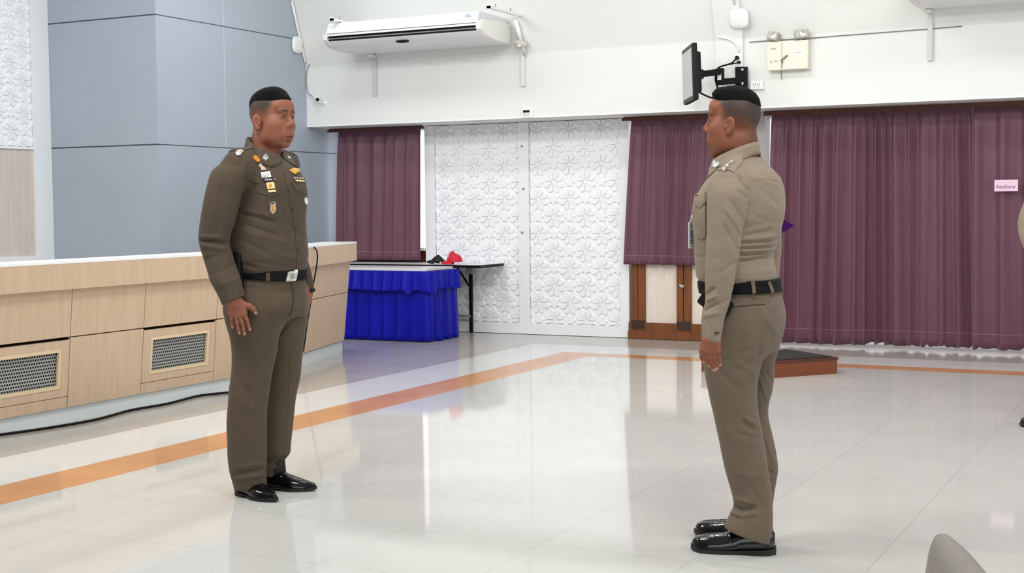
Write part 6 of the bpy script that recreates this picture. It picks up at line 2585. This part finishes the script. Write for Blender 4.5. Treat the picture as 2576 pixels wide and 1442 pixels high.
cfg2 = dict(
    seed=27, h=0.0042, skin=SK2, mats=dict(shirt=M['khaki2'], trousers=M['khaki2t']), z_shirt=(0.70, 1.49), kt=1.30, kp=1.18,
    torso=[(716, 1768, 1952), (706, 1764, 1951), (698, 1757, 1951), (680, 1752.5, 1949), (660, 1751, 1946), (641, 1750, 1944), (625, 1749, 1950), (600, 1748, 1955), (575, 1746.5, 1962), (548, 1745, 1968), (525, 1745, 1971.5),
           (508, 1748, 1972), (490, 1756, 1971.5), (470, 1768, 1969), (452, 1780, 1963), (436, 1792, 1952), (422, 1806, 1938), (408, 1820, 1924), (396, 1830, 1916)],
    traps=[(1834, 462, -.16, .058, 1852, 428, -.07, .052), (1898, 458, .16, .058, 1878, 428, .07, .052)],
    sh_near=(1832, 474, -0.165, 0.066), sh_far=(1890, 464, 0.165, 0.064),
    near_arm=[(446, 1806, 1856, -.17), (455, 1796, 1868, -.18), (470, 1788, 1878, -.19), (487, 1783, 1883, -.197), (505, 1780.5, 1884, -.20), (531, 1778.5, 1880, -.205), (555, 1778, 1875, -.21), (591, 1777, 1866.5, -.215), (622, 1775, 1863, -.22),
              (645, 1774, 1860, -.22), (669, 1773, 1855, -.222), (716, 1772.5, 1847, -.226), (740, 1773.5, 1841, -.228), (760, 1773, 1837, -.228), (785, 1767.5, 1829, -.228), (808, 1766, 1822, -.232), (828, 1766.5, 1818, -.236), (850, 1769, 1814, -.239), (862, 1771, 1812.5, -.240)],
    cuff=(1770, 856, 1813, 864, -.240),
    far_arm=[(440, 1895, 1945, .17), (460, 1893, 1958, .19), (500, 1893, 1966, .205), (560, 1893, 1967, .21), (590, 1893, 1966, .21), (616, 1893, 1966.5, .21), (660, 1891, 1963, .21), (710, 1884, 1957, .21), (760, 1872, 1938, .21), (820, 1850, 1900, .205), (860, 1846, 1888, .20)],
    pelvis=[(716, 1764, 1955), (728, 1766, 1959), (740, 1768, 1963), (760, 1770, 1969.5), (778, 1771, 1974), (803, 1770, 1975.5), (831, 1769, 1971), (856, 1769, 1964), (885, 1778, 1950)],
    near_leg=[(770, 1778, 1950, -.06), (803, 1769, 1950, -.075), (856, 1767.5, 1936, -.083), (903, 1768.5, 1920, -.083), (950, 1774, 1908, -.083), (1001, 1784.5, 1904, -.083), (1040, 1794, 1908, -.083), (1086, 1804, 1918, -.083),
              (1141, 1815, 1926, -.083), (1182, 1824, 1932, -.083), (1233, 1838, 1940, -.083), (1255, 1843, 1942, -.083), (1274, 1845, 1943, -.083), (1290, 1839, 1944, -.083), (1307, 1830, 1944, -.083), (1324, 1823, 1943, -.083), (1350, 1822, 1942, -.083), (1372, 1826, 1942, -.083)],
    far_leg=[(800, 1850, 1970, .08), (856, 1850, 1965, .083), (913, 1846, 1949.5, .083), (950, 1842, 1947, .083), (984, 1842, 1943, .083), (1010, 1842, 1936, .083), (1039, 1845, 1932.5, .083), (1097, 1855, 1944, .083), (1148, 1863, 1954, .083), (1175, 1868, 1957.5, .083), (1210, 1873, 1953, .083),
             (1243, 1876, 1947, .083), (1291, 1878, 1943, .083), (1330, 1872, 1945, .083), (1355, 1866, 1945, .083), (1380, 1862, 1945, .083)],
    hems=[(1822, 1327, 1942, 1369, -.083), (1862, 1352, 1946, 1366, .083)],
    belt=(1860, 719, 0.0235, 0.02),
    head=dict(c=head2, turn=-94, s=0.985, skin=SK2, heavy=1.07, open=0.010, tilt=0.03, neck=None,
              hair=dict(fz0=-0.045, fz1=0.03, fade=0.88, ear_y=0.010, nose=-0.002, fcol=(52, 39, 33), thick=0.014, zl=0.070, back=0.4, front=0.30, tuft=0.010, flat=0.129, line=True)),
    hands=[(w2, hf2, ht2, -E2, SK2, 0.0145, 0.0102, 0.0019, W2(1791, 838, -0.236), 0.030),
           (w2f, hf2f, ht2f, E2, SK2, 0.0125, 0.0082, 0.0026, W2(1868, 838, .20), 0.022)],
    shirt_folds=[
        # sleeve: diagonal drags, folds inside the elbow
        (1855, 478, 1882, 500, 5, -3, -.2, .14), (1835, 500, 1874, 560, 6, -3, -.2, .14), (1822, 520, 1868, 590, 6, 2.5, -.2, .14), (1815, 560, 1862, 640, 7, -2.5, -.2, .14), (1808, 480, 1790, 700, 3, 2, -.2, .14),
        (1775, 742, 1800, 724, 5, -4, -.2, .14), (1776, 757, 1806, 744, 5, 3.5, -.2, .14), (1768, 783, 1805, 765, 5, -4, -.2, .14), (1770, 796, 1812, 786, 6, 3, -.2, .14), (1808, 690, 1850, 660, 6, -2.5, -.2, .14), (1800, 770, 1834, 752, 6, -2.5, -.2, .14),
        (1775, 800, 1790, 840, 5, -2, -.2, .14),
        # armhole behind the shoulder
        (1858, 444, 1884, 478, 4, -5, -.12, .2), (1884, 478, 1884, 520, 4, -5, -.12, .2), (1884, 520, 1866, 590, 5, -5, -.12, .2),
        # gathers at the small of the back
        (1866, 594, 1944, 578, 5, -3.5, 0, .25), (1864, 612, 1958, 604, 4.5, -5, 0, .25), (1862, 604, 1950, 594, 4.5, 4, 0, .25), (1860, 626, 1952, 618, 4.5, -5, 0, .25), (1862, 619, 1955, 611, 4, 4, 0, .25), (1858, 640, 1946, 634, 4.5, -6, 0, .25), (1860, 633, 1948, 626, 4, 4, 0, .25),
        (1857, 658, 1944, 641, 4.5, -6, 0, .25), (1858, 650, 1944, 640, 4, 4, 0, .25), (1868, 575, 1930, 560, 6, -2.5, 0, .25), (1890, 540, 1945, 560, 7, -1.8, 0, .25), (1905, 470, 1965, 520, 9, -1.6, 0, .25), (1872, 560, 1915, 535, 6, 2, 0, .25),
        (1866, 690, 1945, 680, 7, 1.5, 0, .25), (1880, 440, 1960, 470, 6, 1.5, 0, .25),
        # front
        (1752, 560, 1776, 600, 5, -2.5, 0, .4), (1749, 646, 1776, 648, 3.5, -2.5, 0, .4)],
    trouser_folds=[
        (1842, 800, 1890, 806, 7, 1.5, -.05, .2), (1880, 752, 1925, 760, 4, -2.2, 0, .25), (1882, 744, 1922, 748, 4, 2, 0, .25), (1905, 768, 1955, 840, 9, 2.5, 0, .25), (1938, 800, 1918, 870, 8, -3.5, 0, .25), (1960, 800, 1930, 860, 7, -3, .05, .25),
        (1918, 862, 1906, 905, 6, -6, -.02, .2), (1848, 890, 1905, 878, 8, -2.5, -.08, .15), (1840, 905, 1895, 935, 9, 2, -.08, .15), (1850, 935, 1905, 905, 9, -3, -.08, .15), (1855, 960, 1905, 930, 8, 2.5, -.08, .15), (1790, 920, 1870, 990, 12, -2.5, -.08, .15),
        (1866, 1060, 1900, 1085, 8, -4.5, -.08, .15), (1870, 1048, 1902, 1070, 7, 3.5, -.08, .15), (1855, 1090, 1910, 1105, 9, -2.5, -.08, .15), (1840, 1190, 1925, 1200, 12, 1.5, -.08, .15),
        (1840, 1270, 1868, 1284, 5, -8, -.08, .15), (1868, 1284, 1900, 1276, 6, -5, -.08, .15), (1838, 1289, 1866, 1300, 5, 6, -.08, .15), (1866, 1300, 1905, 1292, 6, 4, -.08, .15), (1846, 1254, 1890, 1265, 6, 4, -.08, .15), (1880, 1220, 1925, 1280, 8, -2, -.08, .15),
        (1925, 930, 1944, 965, 5, -3, .08, .12), (1905, 935, 1930, 1010, 5, 2.5, .08, .12), (1920, 1090, 1950, 1170, 5, 2, .08, .12), (1925, 1180, 1950, 1195, 5, -2.5, .08, .12)],
    ankles=[at(1893, 1389, 2, 0), at(1893, 1389, 2, 0) + Vector((-.055, .166, 0))],
)
R2 = build_officer(P2, cfg2)
bs2, bt2, bb2, K2, K2t = R2['bs'], R2['bt'], R2['bb'], M['khaki2'], M['khaki2t']
sh2, tr2 = R2['shirt'], R2['trousers']
an = math.radians(13)
d1 = -E1 * math.cos(an) + E2 * math.sin(an)
an = math.radians(30)
d2 = -E1 * math.cos(an) + E2 * math.sin(an)
make_shoe('shoe', at(1893, 1390, 2, 0), d1, 0.302, 0.108, 0.078, root2, pointed=False, loafer=True)
make_shoe('shoe', at(1893, 1389, 2, 0) + Vector((-0.058, .166, 0)), d2, 0.302, 0.108, 0.078, root2, pointed=False, loafer=True)
col2 = make_collar(P2, R2['bs'], W2(1850, 383, 0.0), 0.070, 0.080, 0.034, 0.05, 0.045, 0.078, K2, root2, open_deg=8, out_back=0.006, out_tip=0.018, tip_at=40)
bcol2 = bvh_of(col2)
ep = epaulette(bs2, P2, (1826, 446), (1858, 404), -.20, -.09, 0.060, 0.046, K2, sh2)
ep2 = epaulette(bs2, P2, (1915, 440), (1880, 404), .20, .09, 0.060, 0.046, K2, sh2)
bep = bvh_of(sh2, ep, col2)
applique('collar_badge', bcol2, [(1797, 404), (1800, 405), (1803, 409), (1808, 408), (1812, 411), (1810, 416), (1811, 421), (1806, 424), (1797, 422), (1795, 414)], 0.005, M['silver'], root2, lift=0.002, dome=0.001, smooth=True)
for pts in ([(1817, 428), (1822, 420), (1827, 424), (1822, 433)], [(1825, 420), (1831, 411), (1835, 414), (1830, 423)], [(1833, 412), (1841, 404), (1845, 407), (1838, 414)]):
    applique('rank_star', bep, pts, 0.005, M['silver'], ep, lift=0.002, dome=0.003, rings=3, smooth=True)
# back yoke seam, armhole seam
strip('yoke_seam', bs2, [(1886, 458), (1910, 450), (1935, 449), (1958, 458)], 1.6, 0.0012, K2, sh2)
# front pocket seen edge on
applique('pocket', bs2, [(1749, 512), (1776, 508), (1777, 594), (1768, 602), (1753, 596)], 0.006, K2, sh2, rings=5, dome=0.003, smooth=True)
applique('pocket_flap', bs2, [(1752, 490), (1777, 484), (1778, 510), (1764, 524), (1749, 516)], 0.010, K2, sh2, rings=5, dome=0.004, smooth=True)
# belt loops, welt pocket, cuff buttons
bl = bvh_of(R2['belt'], tr2)
strip('belt_loop', bl, [(1893, 709), (1897, 738)], 9, 0.005, K2t, tr2)
strip('belt_loop', bl, [(1933, 709), (1943, 736)], 7, 0.005, K2t, tr2)
strip('welt_pocket', bt2, [(1843, 773), (1865, 771), (1895, 768), (1926, 766)], 2.6, 0.0014, M['stitch'], tr2)
for (x, y) in ((1800, 839), (1806, 838)):
    applique('button', bs2, oval_px(x, y, 2.4, 3), 0.003, M['button'], sh2, rings=2)
Rp = Matrix((P2.a, P2.b, Vector((0, 0, 1)))).transposed()
b = MB()
b.box(W2(1800, 762, -.160), (0.045, 0.115, 0.075), Rp @ Matrix.Rotation(0.62, 3, 'X'))
b.build('belt_pouch', M['black'], root2, bevel=0.012)
# ID card hanging from the pocket
idc = W2(1738, 583, -0.03)
card = thing('id_card', 'white id card hanging upright in front of the right officer\'s chest', 'id card', idc)
Rc = Matrix((E1, E2, Vector((0, 0, 1)))).transposed() @ Matrix.Rotation(0.95, 3, 'Z')
b = MB()
b.box(W2(1738, 592, -0.03), (0.034, 0.004, 0.096), Rc)
b.build('card', mat('card_white', (222, 228, 232), 0.3), card, bevel=0.001)
b = MB()
b.box(W2(1738, 594, -0.03) + Rc @ Vector((0, -0.0025, 0.008)), (0.024, 0.001, 0.026), Rc)
b.build('photo', mat('pale_blue_print', (150, 168, 196), 0.4), card)
for dz in (-0.018, -0.028, 0.034):
    b = MB()
    b.box(W2(1738, 592, -0.03) + Rc @ Vector((0, -0.0025, dz)), (0.024, 0.001, 0.004), Rc)
    b.build('print', M['inkgrey'], card)
b = MB()
b.tube([W2(1738, 560, -.03), W2(1740, 548, -.03), W2(1744, 538, -.03)], [0.006, 0.004, 0.005], 8)
b.build('clip', M['steel'], card, smooth=True)
# purple folder under the far arm, one corner showing
fol = W2(1955, 569, 0.25)
b = MB()
Rf = Matrix((E1, E2, Vector((0, 0, 1)))).transposed() @ Matrix.Rotation(math.radians(-45 + 3), 3, 'Y')
b.box(W2(1999, 568, 0.235) - E1 * 0.15, (0.21, 0.012, 0.21), Matrix((E1, E2, Vector((0, 0, 1)))).transposed() @ Matrix.Diagonal((1, 1, 0.56)) @ Matrix.Rotation(math.radians(45), 3, 'Y'))
tag(b.build('folder', M['purple']), 'deep purple folder behind the right officer\'s far arm, one pointed corner showing', 'folder')

# ================================================================ the person mostly outside the right edge
T0 = at(2600, 1062, 2, 0)
root3 = thing('person', 'person at the right edge, only a khaki sleeve and a black shoe tip in view', 'person', T0)
P3 = Person(T0, (-0.75, -0.66, 0), root3, 440)
W3 = P3.W
c3 = dict(
    seed=5, h=0.010, skin=SK2, mats=dict(shirt=M['khaki2'], trousers=M['khaki2t']), z_shirt=(0.86, 1.62), kt=1.3, kp=1.2,
    torso=[(680, 2592, 2700), (640, 2586, 2706), (560, 2584, 2708), (480, 2586, 2706), (430, 2598, 2694), (400, 2622, 2670)],
    sh_near=(2612, 446, -.05, .062), sh_far=(2680, 446, .05, .062),
    near_arm=[(446, 2598, 2630, -.05), (480, 2584, 2628, -.06), (515, 2573, 2616, -.06), (545, 2562, 2604, -.06), (565, 2559.5, 2600, -.06), (590, 2562, 2600, -.07), (625, 2575, 2610, -.09), (680, 2594, 2620, -.1), (720, 2600, 2624, -.1)],
    far_arm=[(440, 2680, 2715, .05), (520, 2695, 2735, .06), (600, 2690, 2728, .06), (700, 2680, 2708, .06)],
    pelvis=[(668, 2592, 2700), (700, 2588, 2704), (760, 2586, 2706), (800, 2600, 2694)],
    near_leg=[(740, 2590, 2650, -.05), (850, 2592, 2644, -.06), (960, 2590, 2636, -.06), (1040, 2586, 2632, -.06)],
    far_leg=[(740, 2646, 2704, .05), (850, 2650, 2702, .06), (960, 2656, 2702, .06), (1030, 2658, 2700, .06)],
    hems=[], belt=(2646, 672, 0.023, 0.0), shirt_folds=[], trouser_folds=[],
    head=dict(c=W3(2648, 330, 0), turn=-60, s=1.0, skin=SK2, hair=dict(fz0=-0.03, fz1=0.04, fade=0.7, fcol=(62, 50, 44), thick=0.016, zl=0.066, back=1.2, front=-0.1)),
    hands=[], ankles=[])
build_officer(P3, c3)
make_shoe('shoe', at(2652, 1070, 2, 0), -E1 * 0.97 - E2 * 0.24, 0.29, 0.104, 0.074, root3, pointed=False)
make_shoe('shoe', at(2690, 1052, 2, 0), -E1 * 0.5 - E2 * 0.86, 0.29, 0.104, 0.074, root3, pointed=False)
